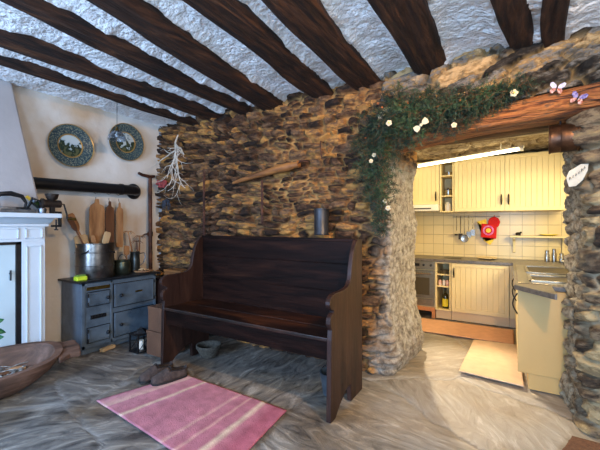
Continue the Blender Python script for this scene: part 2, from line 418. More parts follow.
M_LIME = mat('white_plaster', ['cfcdc8', 'dad8d3', 'e2e0dc'], 4, .9, .9, bscale=26, dist=.02)
yy = np.arange(-2.0, 3.14, .02); zz = np.arange(0, ZC+.01, .02)
Y, Z = np.meshgrid(yy, zz, indexing='ij')
struct(grid_mesh('wall_left', np.stack([-4.2+.018*fbm(Y*1.5, Z*1.5, 90)+.006*fbm(Y*7, Z*7, 94), Y, Z], -1)[::-1], M_PLAS))
# ceiling plaster, lumpy between the beams
beams = [  # x at y=1, x at the stone wall, width, height below the plaster
    (.12, .28, .13, .07), (-.20, .085, .16, .075), (-.56, -.57, .26, .085), (-1.10, -1.16, .29, .09), (-1.50, -1.63, .26, .085),
    (-1.97, -2.27, .28, .09), (-2.50, -2.66, .21, .085), (-3.10, -3.10, .25, .085), (-3.52, -3.52, .16, .08)]
xx = np.arange(-4.22, 2.22, .018); yy = np.arange(-2.02, 3.2, .018)
X, Y = np.meshgrid(xx, yy, indexing='ij')
Zc = ZC-.018*fbm(X*4, Y*4, 101)-.012*fbm(X*16, Y*16, 105, 3)-.004*rng.rand(*X.shape)
Zc -= .10*sstep(-.9, .4, X)
for x0, x1, wd, hh in beams:
    xc = x0+(x1-x0)*(Y-1)/2.1
    dd = np.abs(X-xc)-wd/2
    Zc -= .055*np.exp(-(np.clip(dd, 0, 9)/.05)**2)*(.6+.6*fbm(X*9, Y*6, 107))
M_CEIL = mat('lumpy_limewash', ['c4bcae', 'e6e5e2', 'f0efed'], 3, .92, 1.0, pos=[.28, .42, .6], bscale=30, dist=.03)
struct(grid_mesh('ceiling', np.stack([X, Y, Zc], -1)[:, ::-1], M_CEIL))
b = MB(); b.bx(-4.3, 2.3, -2.1, 3.95, ZC+.06, ZC+.1); struct(b.build('ceiling_slab', M_LIME))
M_BEAM = mat('old_oak_beam', ['140d09', '2b1a11', '432818', '5c3c26'], 3.2, .8, 1.0, stretch=(5, .7, 5), bscale=5, dist=.04, distort=.8, pos=[.32, .46, .58, .72], spec=.35)
names_b = ['narrow dark ceiling beam nearest the right edge, above the lintel butterflies', 'dark ceiling beam second from the right, above the lintel',
  'split dark ceiling beam meeting the wall above the left of the garland', 'broad reddish ceiling beam ending just left of the garland',
  'brown ceiling beam ending above the right half of the bench', 'brown ceiling beam ending above the left half of the bench', 'thin dark ceiling beam ending above the left end of the bench',
  'dark ceiling beam third from the left plaster wall along its length', 'thinnest dark ceiling beam closest to the plate wall']
for i, (x0, x1, wd, hh) in enumerate(beams):
    n = 90; ya = np.linspace(-2.0, 3.16, n); K = 22
    P = np.zeros((n, K+1, 3)); ph = rng.rand()*50
    for k in range(K+1):
        t = k/K
        # profile: side, rounded bottom, side
        if t < .28: px, pz = -1, 1-t/.28*.85
        elif t > .72: px, pz = 1, 1-(1-t)/.28*.85
        else:
            a = (t-.28)/.44; px = -1+2*a; pz = .15*(abs(px)**4)
        jit = fbm(np.full(n, ph+k*.55), ya*1.3+ph, 200+i, 3)
        wob = .02*vnoise(ya*1.2+ph, ya*0, 220+i)
        xc = x0+(x1-x0)*(ya-1)/2.1+wob
        P[:, k, 0] = xc+px*wd/2*(1+.10*vnoise(ya*2+ph, ya*0, 240+i))+.012*jit
        P[:, k, 1] = ya
        P[:, k, 2] = ZC+.04-(1-pz)*(hh+.04)+.014*jit-.10*float(sstep(-.9, .4, (x0+x1)/2))
    if i == 2:   # long split
        P[:, 10:13, 2] += .012*sstep(0, 1, 1-np.abs(np.arange(3)-1)/1.2)[None, :]
    o = grid_mesh('ceiling_beam', P, M_BEAM)
    tag(o, names_b[i], 'beam', 'old oak ceiling beams')
# rear and right walls with windows (behind and beside the camera)
b = MB(); xs_ = [-4.25, -2.95, -1.65, -.15, 1.15, 2.25]
for a0, a1 in ((-4.25, -2.95), (-1.65, -.15), (1.15, 2.25)): b.bx(a0, a1, -2.15, -2.0, 0, ZC)
for a0, a1 in ((-2.95, -1.65), (-.15, 1.15)):
    b.bx(a0, a1, -2.15, -2.0, 0, .8); b.bx(a0, a1, -2.15, -2.0, 2.1, ZC)
struct(b.build('wall_rear', M_PLAS))
b = MB(); b.bx(2.2, 2.35, -2.15, 0, 0, ZC); b.bx(2.2, 2.35, 1.2, 3.9, 0, ZC); b.bx(2.2, 2.35, 0, 1.2, 0, .9); b.bx(2.2, 2.35, 0, 1.2, 2.1, ZC)
struct(b.build('wall_right', M_PLAS))
M_FRAME = mat('painted_frame', ['d9dce0'], 5, .5, .05)
for i, (a0, a1) in enumerate(((-2.95, -1.65), (-.15, 1.15))):
    b = MB(); c = (a0+a1)/2
    for x in (a0+.03, c, a1-.03): b.bx(x-.03, x+.03, -2.1, -2.04, .8, 2.1)
    for z in (.83, 1.45, 2.07): b.bx(a0, a1, -2.1, -2.04, z-.03, z+.03)
    struct(b.build('window_%d' % (i+1), M_FRAME, bevel=.004))
b = MB()
for y in (.03, .6, 1.17): b.bx(2.25, 2.31, y-.03, y+.03, .9, 2.1)
for z in (.93, 1.5, 2.07): b.bx(2.25, 2.31, 0, 1.2, z-.03, z+.03)
struct(b.build('window_3', M_FRAME, bevel=.004))

# ------------------------------------------------------------------ lintel
M_LINT = mat('orange_oak_lintel', ['2a160b', '7a431d', 'a5652f', '6e4a30', '3a2416'], 4.5, .75, 1.0, stretch=(.9, 5, 6), bscale=7, dist=.05, distort=1.2, pos=[.36, .45, .54, .62, .72])
M_LINT2 = mat('brown_oak_lintel', ['1c110a', '4a2f1b', '6e4a28'], 4.5, .62, .9, stretch=(.8, 4, 5), bscale=5, dist=.02, distort=.6)
def log_beam(name, p0, p1, ry0, rz0, ry1, rz1, m, seed, n=70, K=28, sq=3.0):
    P = np.zeros((n, K+1, 3)); t = np.linspace(0, 1, n)
    for k in range(K+1):
        a = 2*PI*k/K; c, s_ = math.cos(a), math.sin(a)
        q = (abs(c)**sq+abs(s_)**sq)**(-1/sq)
        j = 1+.10*fbm(t*5+seed, np.full(n, 3*math.cos(a)+3), seed, 3)*1.0
        w_ = .015*vnoise(t*3+seed, t*0, seed+7)
        P[:, k, 0] = p0[0]+(p1[0]-p0[0])*t
        P[:, k, 1] = p0[1]+(p1[1]-p0[1])*t+c*q*(ry0+(ry1-ry0)*t)*j
        P[:, k, 2] = p0[2]+(p1[2]-p0[2])*t+s_*q*(rz0+(rz1-rz0)*t)*j+w_
    P[:, K] = P[:, 0]
    o = grid_mesh(name, P, m)
    bm = bmesh.new(); bm.from_mesh(o.data); bmesh.ops.remove_doubles(bm, verts=bm.verts, dist=1e-5)
    bmesh.ops.holes_fill(bm, edges=bm.edges); bmesh.ops.recalc_face_normals(bm, faces=bm.faces); bm.to_mesh(o.data); bm.free()
    return o
tag(log_beam('lintel_beam', (-.90, 3.02, 2.05), (1.1, 2.96, 2.25), .17, .065, .17, .105, M_LINT, 300),
    'rough orange-brown oak lintel beam over the doorway, with butterflies', 'beam')
tag(log_beam('lintel_beam', (-1.0, 3.32, 2.145), (1.1, 3.32, 2.15), .13, .065, .13, .065, M_LINT2, 330),
    'dark brown inner lintel beam behind the orange one', 'beam')
b = MB(); b.bx(-1.0, .5, 3.46, 3.95, 2.20, 2.26); struct(b.build('wall_over_doorway_soffit', M_LIMEROUGH))

# ------------------------------------------------------------------ kitchen shell
def tile_mat():
    m = bpy.data.materials.new('cream_tiles'); m.use_nodes = True; N = m.node_tree.nodes; L = m.node_tree.links; b = N['Principled BSDF']
    b.inputs['Roughness'].default_value = .3
    tc = N.new('ShaderNodeTexCoord'); sp = N.new('ShaderNodeSeparateXYZ'); cb = N.new('ShaderNodeCombineXYZ')
    L.new(tc.outputs['Object'], sp.inputs[0]); L.new(sp.outputs[0], cb.inputs[0]); L.new(sp.outputs[2], cb.inputs[1])
    br = N.new('ShaderNodeTexBrick'); br.offset = 0; br.squash = 1
    br.inputs['Scale'].default_value = 1; br.inputs['Brick Width'].default_value = .15; br.inputs['Row Height'].default_value = .15; br.inputs['Mortar Size'].default_value = .0025; br.inputs['Bias'].default_value = 0
    br.inputs['Color1'].default_value = (*hexc('dcc894'), 1); br.inputs['Color2'].default_value = (*hexc('d3be8a'), 1); br.inputs['Mortar'].default_value = (*hexc('a89877'), 1)
    L.new(cb.outputs[0], br.inputs['Vector']); L.new(br.outputs['Color'], b.inputs['Base Color'])
    bp = N.new('ShaderNodeBump'); bp.invert = True; bp.inputs['Distance'].default_value = .003; L.new(br.outputs['Fac'], bp.inputs['Height']); L.new(bp.outputs[0], b.inputs['Normal'])
    return m
M_TILE = tile_mat()
b = MB(); b.bx(-3.0, 1.2, 5.86, 5.95, 0, 2.5); struct(b.build('wall_kitchen_back', M_TILE))
M_KW = mat('kitchen_plaster', ['d8c9a8', 'e2d6ba'], 4, .9, .4)
b = MB(); b.bx(-3.1, -3.0, 3.9, 5.95, 0, 2.5); struct(b.build('wall_kitchen_left', M_KW))
b = MB()
b.bx(1.15, 1.25, 3.4, 5.95, 0, 2.5); struct(b.build('wall_kitchen_right', M_KW))
xx = np.arange(-3.05, 1.25, .025); yy = np.arange(3.6, 5.95, .025); X, Y = np.meshgrid(xx, yy, indexing='ij')
H, ID, MO = stones(X, Y*1.0, 44, .2, .6, .12, .3)
struct(grid_mesh('ceiling_kitchen', np.stack([X, Y, 2.42-H*1.0], -1)[:, ::-1], M_STONE_R, dict(stone=ID, mortar=MO, lime=np.clip(.6+.6*fbm(X*3, Y*3, 47), 0, 1))))

# ------------------------------------------------------------------ kitchen furniture
M_CREAM = mat('cream_paint', ['dcc78f', 'e2cf99'], 2, .45, .03)
M_CREAM2 = mat('cream_inside', ['b9ac8a'], 2, .6, 0)
M_TOP = mat('grey_laminate', ['4a443e', '5e574f', '6d655b'], 30, .35, .05)
M_STEEL = mat('brushed_steel', ['8a8578', '9a9588'], 40, .32, .05, metal=.85)
M_DARKM = mat('dark_bronze', ['2b241d', '3a3128'], 20, .4, .1, metal=.6)
M_BLACK = mat('black_iron', ['141416', '202124'], 20, .45, .3, metal=.4)
M_GLASSD = mat('oven_glass', ['4a4335'], 3, .12, 0)
M_KICK = mat('kick_board', ['dcc095'], 3, .5, 0)
def groove_panel(b, x0, x1, y, z0, z1, n, th=.018):
    w_ = (x1-x0)/n
    for i in range(n): b.bx(x0+i*w_+.0022, x0+(i+1)*w_-.0022, y, y+th, z0, z1)
    b.bx(x0, x1, y+th*.4, y+th+.004, z0, z1)
def board_door(parent, x0, x1, y, z0, z1, n=7, hx=None, hz=None, name='door'):
    b = MB(); f_ = .05
    b.bx(x0, x0+f_, y-.004, y+.02, z0, z1); b.bx(x1-f_, x1, y-.004, y+.02, z0, z1)
    b.bx(x0+f_, x1-f_, y-.004, y+.02, z0, z0+f_); b.bx(x0+f_, x1-f_, y-.004, y+.02, z1-f_, z1)
    groove_panel(b, x0+f_, x1-f_, y+.003, z0+f_, z1-f_, n)
    d = b.build(name, M_CREAM, parent, bevel=.0015)
    if hx is not None:
        h = MB(); pts = [(hx, y-.004-.028*math.sin(PI*i/8), hz-.07+.14*i/8) for i in range(9)]
        h.tube(pts, [.006+.006*math.sin(PI*i/8) for i in range(9)], 8); h.build('handle', M_DARKM, d, smooth=True)
    return d
def case(b, x0, x1, y0, y1, z0, z1, t=.018, open_front=True):
    b.bx(x0, x0+t, y0, y1, z0, z1); b.bx(x1-t, x1, y0, y1, z0, z1)
    b.bx(x0+t, x1-t, y0, y1, z0, z0+t); b.bx(x0+t, x1-t, y0, y1, z1-t, z1)
    b.bx(x0+t, x1-t, y1-.01, y1, z0+t, z1-t)
# upper cabinets, front at y=5.5
UZ0, UZ1 = 1.54, 2.31
t = thing('wall_cabinet', (-.06, 5.68, UZ0), 'wide cream wall cabinet with two grooved doors and dark handles', 'cabinet')
b = MB(); b.bx(-.70, .60, 5.52, 5.858, UZ0, UZ1); b.build('body', M_CREAM, t, bevel=.002)
board_door(t, -.695, -.062, 5.497, UZ0+.005, UZ1-.005, 9, -.10, UZ0+.16)
board_door(t, -.056, .60, 5.497, UZ0+.005, UZ1-.005, 9, -.015, UZ0+.16)
t = thing('shelf_unit', (-.80, 5.68, UZ0), 'narrow open cream wall shelf unit between the wall cabinets', 'shelf')
b = MB(); case(b, -.895, -.705, 5.5, 5.858, UZ0, UZ1); b.build('body', M_CREAM, t, bevel=.001)
for z in (1.78, 2.08):
    b = MB(); b.bx(-.877, -.723, 5.51, 5.845, z-.008, z+.008); b.build('shelf', M_CREAM, t)
t = thing('wall_cabinet', (-1.2, 5.68, 1.64), 'cream wall cabinet left of the open shelf unit, above the oven', 'cabinet')
b = MB(); b.bx(-1.50, -.90, 5.52, 5.858, 1.66, UZ1); b.build('body', M_CREAM, t, bevel=.002)
board_door(t, -1.495, -.905, 5.497, 1.665, UZ1-.005, 8, -.95, 1.78)
M_WHITE = mat('white_enamel', ['e6e0d0'], 5, .3, .02)
t = thing('cooker_hood', (-1.2, 5.6, 1.56), 'slim white cooker hood below the left wall cabinet', 'cooker hood')
b = MB(); b.bx(-1.50, -.90, 5.40, 5.858, 1.56, 1.655); b.build('housing', M_WHITE, t, bevel=.006)
b = MB(); b.bx(-1.3, -1.0, 5.392, 5.40, 1.59, 1.605); b.build('switch_panel', M_DARKM, t)
# shelf contents
M_POT = mat('steel_pot', ['8f8c85', 'b0aca2'], 12, .25, .02, metal=.9)
t = thing('saucepan', (-.80, 5.64, 1.789), 'small steel saucepan on the middle shelf of the open wall unit', 'saucepan')
b = MB(); b.lathe([(.0, 0), (.05, 0), (.055, .02), (.055, .09), (.05, .09), (.05, .02), (0, .02)], (-.80, 5.64, 1.789)); b.build('pan', M_POT, t, smooth=True)
b = MB(); b.lathe([(.056, .091), (.04, .105), (.008, .11), (.008, .125), (0, .126)], (-.80, 5.64, 1.789)); b.build('lid', M_DARKM, t, smooth=True)
b = MB(); b.lathe([(0, 0), (.04, 0), (.043, .05), (.043, .10), (.03, .115), (.03, .135), (0, .14)], (-.80, 5.62, 1.558)); tag(b.build('storage_jar', M_WHITE, smooth=True), 'white storage jar on the bottom of the open wall unit', 'jar')
b = MB(); b.lathe([(0, 0), (.04, 0), (.05, .06), (.047, .06), (.037, .01), (0, .01)], (-.79, 5.64, 2.089)); tag(b.build('bowl', M_POT, smooth=True), 'steel bowl on the top shelf of the open wall unit', 'bowl')
# light strip
t = thing('strip_light', (-.6, 5.18, 2.25), 'long glowing strip light above the kitchen wall cabinets', 'lamp')
M_LED = mat('led_glow', ['fff2d0'], 3, .5, 0, emit=((1, .86, .55), 6))
b = MB(); b.cyl((-1.55, 5.30, 2.19), (.10, 5.06, 2.285), .016, seg=12); b.build('tube', M_LED, t, smooth=True)
b = MB(); b.tube([(-1.6, 5.33, 2.215), (.15, 5.075, 2.318)], .018, 4); b.cyl((-1.55, 5.3, 2.19), (-1.59, 5.306, 2.188), .026); b.cyl((.10, 5.06, 2.285), (.14, 5.054, 2.287), .026); b.cyl((-1.3, 5.285, 2.23), (-1.3, 5.285, 2.40), .006); b.cyl((-.1, 5.11, 2.31), (-.1, 5.11, 2.40), .006); b.build('batten', M_WHITE, t)
# base units, front y=5.28
t = thing('base_cabinet', (-.36, 5.55, 0), 'cream base cabinet with one wide grooved door beside the bottle shelves', 'cabinet')
b = MB(); b.bx(-.71, -.005, 5.30, 5.858, .13, .82); b.build('body', M_CREAM, t)
board_door(t, -.705, -.01, 5.277, .135, .815, 9, -.672, .68)
b = MB(); b.bx(-.71, -.005, 5.34, 5.36, 0, .13); b.build('plinth', M_KICK, t)
t = thing('corner_filler_cabinet', (.03, 5.55, 0), 'narrow cream corner filler door with a small knob', 'cabinet')
b = MB(); b.bx(-.002, .075, 5.28, 5.858, .13, .82); b.build('panel', M_CREAM, t, bevel=.002)
b = MB(); b.ball((.045, 5.268, .70), .013); b.build('knob', M_DARKM, t, smooth=True)
b = MB(); b.bx(-.002, .075, 5.34, 5.36, 0, .13); b.build('plinth', M_KICK, t)
t = thing('bottle_shelf_unit', (-.81, 5.55, 0), 'narrow open cream base shelf unit beside the oven', 'shelf')
b = MB(); case(b, -.92, -.715, 5.28, 5.858, .13, .82); b.build('body', M_CREAM, t, bevel=.001)
for z in (.47, .64):
    b = MB(); b.bx(-.902, -.733, 5.285, 5.845, z-.008, z+.008); b.build('shelf', M_CREAM, t)
b = MB(); b.bx(-.92, -.715, 5.34, 5.36, 0, .13); b.build('plinth', M_KICK, t)
M_OIL = mat('bottle_glass', ['2e2a10', '3d3814'], 4, .12, 0); M_YEL = mat('yellow_label', ['d8c21e', 'e6d63a'], 30, .5, 0); M_BLK = mat('black_plastic', ['161412'], 4, .35, 0)
t = thing('oil_bottle', (-.80, 5.37, .148), 'dark oil bottle with a yellow label in the open base shelf', 'bottle')
b = MB(); b.lathe([(0, 0), (.038, 0), (.04, .01), (.04, .17), (.03, .20), (.014, .22), (.014, .26), (0, .26)], (-.80, 5.37, .148)); b.build('bottle_body', M_OIL, t, smooth=True)
b = MB(); b.lathe([(.041, .03), (.0412, .03), (.0412, .14), (.041, .14)], (-.80, 5.37, .148)); b.build('label', M_YEL, t, smooth=True)
b = MB(); b.lathe([(0, .255), (.017, .255), (.017, .29), (0, .29)], (-.80, 5.37, .148)); b.build('cap', M_BLK, t, smooth=True)
M_PINK = mat('pink_ceramic', ['c98a78', 'e2c7b4'], 30, .4, 0)
for i, x in enumerate((-.865, -.815, -.768)):
    b = MB(); b.lathe([(0, 0), (.02, 0), (.022, .05), (.018, .065), (.018, .08), (0, .082)], (x, 5.33+.02*(i % 2), .479), 14)
    tag(b.build('spice_jar', [M_PINK, M_WHITE, M_PINK][i], smooth=True), ['pinkish spice jar on the middle shelf of the open base unit, leftmost', 'white spice jar between the two pinkish ones', 'pinkish spice jar on the open base unit shelf, nearest the cabinet door'][i], 'jar', 'spice jars in the open base unit')
b = MB(); b.lathe([(0, 0), (.05, 0), (.062, .05), (.058, .05), (.045, .01), (0, .01)], (-.815, 5.36, .649)); tag(b.build('bowl', M_GLASSD, smooth=True), 'dark glass bowl on the top shelf of the open base unit', 'bowl')
# oven
t = thing('oven', (-1.22, 5.55, 0), 'stainless steel built-in oven left of the bottle shelves', 'oven')
b = MB(); b.bx(-1.52, -.925, 5.30, 5.858, .13, .82); b.build('housing', M_CREAM, t)
b = MB(); b.bx(-1.515, -.93, 5.275, 5.30, .70, .815); c_ = b.build('control_panel', M_STEEL, t, bevel=.002)
for x in (-1.42, -1.32, -1.08, -.98):
    b = MB(); b.cyl((x, 5.252, .765), (x, 5.276, .765), .016, .018); b.build('knob', M_BLK, c_, smooth=True)
b = MB(); b.bx(-1.26, -1.14, 5.273, 5.276, .745, .785); b.build('display', M_BLK, c_)
b = MB(); b.bx(-1.515, -.93, 5.275, 5.30, .28, .69); d_ = b.build('door', M_STEEL, t, bevel=.003)
b = MB(); b.bx(-1.44, -1.0, 5.271, 5.276, .33, .58); b.build('glass', M_GLASSD, d_)
b = MB(); b.tube([(-1.47, 5.275, .645), (-1.47, 5.235, .645), (-.975, 5.235, .645), (-.975, 5.275, .645)], .010); b.build('handle', M_POT, d_, smooth=True)
b = MB(); b.bx(-1.515, -.93, 5.28, 5.30, .17, .27); b.build('lower_panel', M_STEEL, t, bevel=.002)
M_TERRA = mat('terracotta_wood', ['a8683c', 'c0814e'], 8, .55, .1)
b = MB(); b.bx(-1.52, -.925, 5.27, 5.32, .10, .155); b.bx(-.97, -.925, 5.27, 5.32, 0, .10); b.bx(-1.52, -1.475, 5.27, 5.32, 0, .10); b.build('stand', M_TERRA, t, bevel=.003)
# worktop along the back
t = thing('worktop', (-.6, 5.56, .82), 'dark grey laminate worktop along the kitchen back wall', 'worktop')
b = MB(); b.bx(-1.6, 1.14, 5.255, 5.858, .822, .862); b.build('slab', M_TOP, t, bevel=.004)
# peninsula
t = thing('peninsula_cabinet', (.5, 4.3, 0), 'beige cabinet end panel under the peninsula beside the right jamb', 'cabinet')
M_BEIGE = mat('beige_laminate', ['bb985c', 'c09e62'], 2, .5, .02)
b = MB(); b.bx(.10, .98, 3.43, 5.25, .15, .818); b.build('carcass', M_BEIGE, t)
b = MB(); b.bx(.055, .98, 3.402, 3.43, .13, .818); b.build('end_panel', M_BEIGE, t, bevel=.003)
b = MB(); b.bx(.13, .98, 3.415, 5.25, 0, .15); b.build('plinth', M_BEIGE, t)
for i in range(3):
    y0 = 3.44+i*.6
    b = MB(); b.bx(.058, .10, y0, y0+.59, .16, .81); d_ = b.build('door', M_CREAM, t, bevel=.003)
    h = MB(); h.tube([(.056-.035*math.sin(PI*k/8), y0+.10, .58+.18*k/8) for k in range(9)], .006); h.build('handle', M_DARKM, d_, smooth=True)
t = thing('peninsula_worktop', (.5, 4.3, .82), 'dark-edged worktop with a slanted end carrying the steel sink', 'worktop')
b = MB(); b.prism([(.03, 5.25, .822), (.03, 3.34, .822), (.27, 3.02, .822), (.285, 3.02, .822), (.285, 3.399, .822), (.98, 3.399, .822), (.98, 5.25, .822)], (0, 0, .04)); b.build('slab', M_TOP, t, bevel=.003)
t = thing('kitchen_sink', (.5, 4.3, .862), 'stainless steel sink and ribbed drainer on the peninsula', 'sink')
b = MB()
b.bx(.06, .62, 3.45, 4.95, .863, .868)
for y0, y1 in ((3.55, 3.95), (4.15, 4.8)):
    b.bx(.14, .55, y0, y0+.02, .868, .882); b.bx(.14, .55, y1-.02, y1, .868, .882); b.bx(.14, .16, y0, y1, .868, .882); b.bx(.53, .55, y0, y1, .868, .882)
b.build('basin', M_STEEL, t, bevel=.004)
b = MB(); b.bx(.17, .52, 3.58, 3.92, .868, .872); b.bx(.17, .52, 4.18, 4.77, .868, .872); b.build('bowl_inside', M_DARKM, t)
b = MB(); b.tube([(.62, 4.05, .868), (.62, 4.05, 1.02), (.58, 4.05, 1.08), (.5, 4.05, 1.09), (.45, 4.05, 1.05)], .010); b.build('tap', M_POT, t, smooth=True)
# shelf on the tiles
t = thing('wall_shelf', (.4, 5.8, 1.16), 'small cream bracket shelf on the tiles below the wide wall cabinet', 'shelf')
b = MB(); b.bx(0.0, 1.12, 5.72, 5.858, 1.175, 1.20); b.build('board', M_CREAM, t, bevel=.002)
for x in (.035, .60):
    b = MB(); b.prism([(x, 5.857, 1.174), (x, 5.74, 1.174), (x, 5.75, 1.15), (x, 5.80, 1.12), (x, 5.825, 1.06), (x, 5.835, .96), (x, 5.857, .95)], (.03, 0, 0)); b.build('bracket', M_CREAM, t, bevel=.002)
M_REDC = mat('red_ceramic', ['8e2a18', 'b0432c'], 10, .4, .05)
b = MB(); b.ball((.10, 5.79, 1.225), .026, sc=(1.3, .8, .9)); b.ball((.13, 5.79, 1.243), .014); b.cyl((.07, 5.79, 1.201), (.13, 5.79, 1.201+.012), .03)
tag(b.build('figurine', M_DARKM, smooth=True), 'small dark bird figurine on the left end of the bracket shelf', 'ornament')
b = MB(); b.lathe([(0, 0), (.03, 0), (.10, .018), (.10, .024), (.03, .008), (0, .008)], (.45, 5.79, 1.2)); tag(b.build('dish', M_YEL, smooth=True), 'shallow yellow dish in the middle of the bracket shelf', 'dish')
for i, (x, h, m_) in enumerate(((.72, .06, M_REDC), (.78, .09, M_DARKM), (.83, .07, M_REDC), (.90, .08, M_WHITE))):
    b = MB(); b.lathe([(0, 0), (.024, 0), (.028, h*.5), (.016, h*.8), (.018, h), (0, h)], (x, 5.79, 1.2), 14)
    tag(b.build('small_vase', m_, smooth=True), ['short red vase on the bracket shelf, leftmost of the row', 'dark brown vase, the tallest on the bracket shelf', 'red vase on the shelf between the dark and the white one', 'white vase at the right of the row on the bracket shelf'][i], 'vase')
# rail with utensils
t = thing('utensil_rail', (-.42, 5.84, 1.46), 'thin metal hanging rail under the wide wall cabinet', 'rail')
b = MB(); b.cyl((-.76, 5.815, 1.475), (-.12, 5.815, 1.475), .006); b.cyl((-.74, 5.815, 1.475), (-.74, 5.857, 1.475), .006); b.cyl((-.14, 5.815, 1.475), (-.14, 5.857, 1.475), .006); b.build('bar', M_STEEL, t, smooth=True)
def hang_spoon(x, kind, L_, label, m=M_POT, y=5.80):
    t = thing(kind, (x, y, 1.475), label, kind.split('_')[-1], 'utensils on the kitchen rail')
    b = MB(); b.tube([(x, y+.015, 1.487), (x, y-.002, 1.483), (x, y, 1.46), (x, y, 1.475-L_+.05)], .004, 8); b.build('handle', m, t, smooth=True)
    b = MB(); z = 1.475-L_
    if kind == 'ladle': b.lathe([(0, -.035), (.03, -.025), (.042, 0), (.040, 0), (.028, -.022), (0, -.03)], (x, y, z), 20)
    elif kind == 'skimmer': b.lathe([(.0, .0), (.05, .004), (.058, .012), (.056, .013), (.05, .008), (0, .004)], M=Matrix.Translation((x, y, z)) @ Matrix.Rotation(PI/2, 4, 'X'), seg=24)
    else: b.box((x, y, z), (.06, .004, .09))
    b.build('head', m, t, smooth=True)
hang_spoon(-.70, 'ladle', .26, 'steel ladle, leftmost on the kitchen rail')
hang_spoon(-.645, 'spatula', .30, 'black handled steel spatula beside the ladle on the rail', M_DARKM)
hang_spoon(-.59, 'skimmer', .33, 'round steel skimmer hanging low on the kitchen rail')
hang_spoon(-.535, 'spatula', .27, 'steel slice hanging between the skimmer and the masher')
hang_spoon(-.48, 'masher', .24, 'flat steel masher nearest the pot holders on the rail')
M_RED = mat('red_cloth', ['b01012', 'd01c18'], 30, .9, .3); M_FLOW = mat('magenta_cloth', ['b04090', 'd890c8'], 30, .9, .3); M_YELC = mat('yellow_cloth', ['e0b030', 'ead25a'], 30, .9, .3)
t = thing('oven_glove', (-.2, 5.8, 1.4), 'plain bright red oven glove, upper one hanging by the rail', 'oven glove')
b = MB(); a_ = [(-.20+.075*math.cos(k*PI/12)*(1.05 if k < 14 else .95), 5.80, 1.385+.085*math.sin(k*PI/12)) for k in range(24)]; b.prism(a_, (0, .02, 0)); b.build('mitt', M_RED, t, bevel=.008)
b = MB(); b.tube([(-.2, 5.81, 1.46), (-.19, 5.81, 1.49), (-.2, 5.812, 1.485)], .004); b.build('loop', M_RED, t)
t = thing('pot_holder', (-.27, 5.77, 1.3), 'red pot holder with a magenta and yellow flower, hanging below the glove', 'pot holder')
b = MB(); c0 = Vector((-.27, 5.765, 1.27)); a_ = []
for dx, dz in ((-.10, -.10), (.10, -.12), (.11, .09), (-.09, .10)): a_.append(c0+Vector((dx, 0, dz)))
b.prism(a_, (0, .016, 0)); b.build('pad', M_RED, t, bevel=.006)
b = MB(); b.cyl(c0+Vector((0, -.001, 0)), c0+Vector((0, -.006, 0)), .072, seg=24); b.build('flower', M_FLOW, t)
b = MB(); b.cyl(c0+Vector((0, -.006, 0)), c0+Vector((0, -.009, 0)), .05, seg=24); b.build('flower_ring', M_RED, t)
b = MB(); b.cyl(c0+Vector((0, -.009, 0)), c0+Vector((0, -.013, 0)), .032, seg=20, ); b.build('flower_centre', M_YELC, t)
b = MB(); b.prism([(-.42, 5.79, 1.40), (-.30, 5.79, 1.44), (-.28, 5.79, 1.30), (-.33, 5.79, 1.12), (-.25, 5.79, 1.06), (-.20, 5.79, 1.14), (-.31, 5.79, 1.10), (-.37, 5.79, 1.25)], (0, .012, 0))
tag(b.build('tea_towel', M_YELC, bevel=.003), 'yellow patterned cloth hanging behind the flowered pot holder', 'cloth')
# worktop items
b = MB(); b.bx(-.83, -.60, 5.45, 5.75, .863, .868); tag(b.build('hotplate_cover', M_BLK, bevel=.002), 'thin black board on the worktop behind the shelf unit', 'board')
b = MB(); b.lathe([(0, 0), (.08, 0), (.13, .02), (.128, .026), (.07, .008), (0, .008)], (-.28, 5.6, .863)); tag(b.build('serving_dish', mat('pale_wood_dish', ['c9b184'], 6, .6, .1), smooth=True), 'shallow pale wooden dish on the back worktop', 'dish')
for i, (x, y, h) in enumerate(((.42, 5.62, .15), (.50, 5.66, .17), (.57, 5.58, .12))):
    b = MB(); b.lathe([(0, 0), (.028, 0), (.03, h*.6), (.022, h*.75), (.024, h), (0, h+.004)], (x, y, .863), 16)
    tag(b.build('shaker', M_POT, smooth=True), ['steel shaker under the bracket shelf, left of the three', 'tallest steel shaker under the bracket shelf', 'short steel shaker right of the taller two on the worktop'][i], 'shaker', 'steel shakers on the back worktop')
b = MB(); b.lathe([(0, 0), (.07, 0), (.11, .03), (.108, .036), (.06, .01), (0, .01)], (.66, 5.45, .863)); tag(b.build('soap_dish', M_WHITE, smooth=True), 'low white dish on the worktop in front of the shakers', 'dish')
b = MB(); b.bx(.80, .93, 5.58, 5.66, .863, 1.02); tag(b.build('red_tin', M_REDC, bevel=.006), 'red tin on the worktop under the right end of the shelf', 'tin')
b = MB(); b.box((.74, 5.33, .885), (.12, .09, .02), .5, .35); tag(b.build('folded_cloth', M_WHITE, bevel=.004), 'white folded cloth on the worktop corner by the sink', 'cloth')
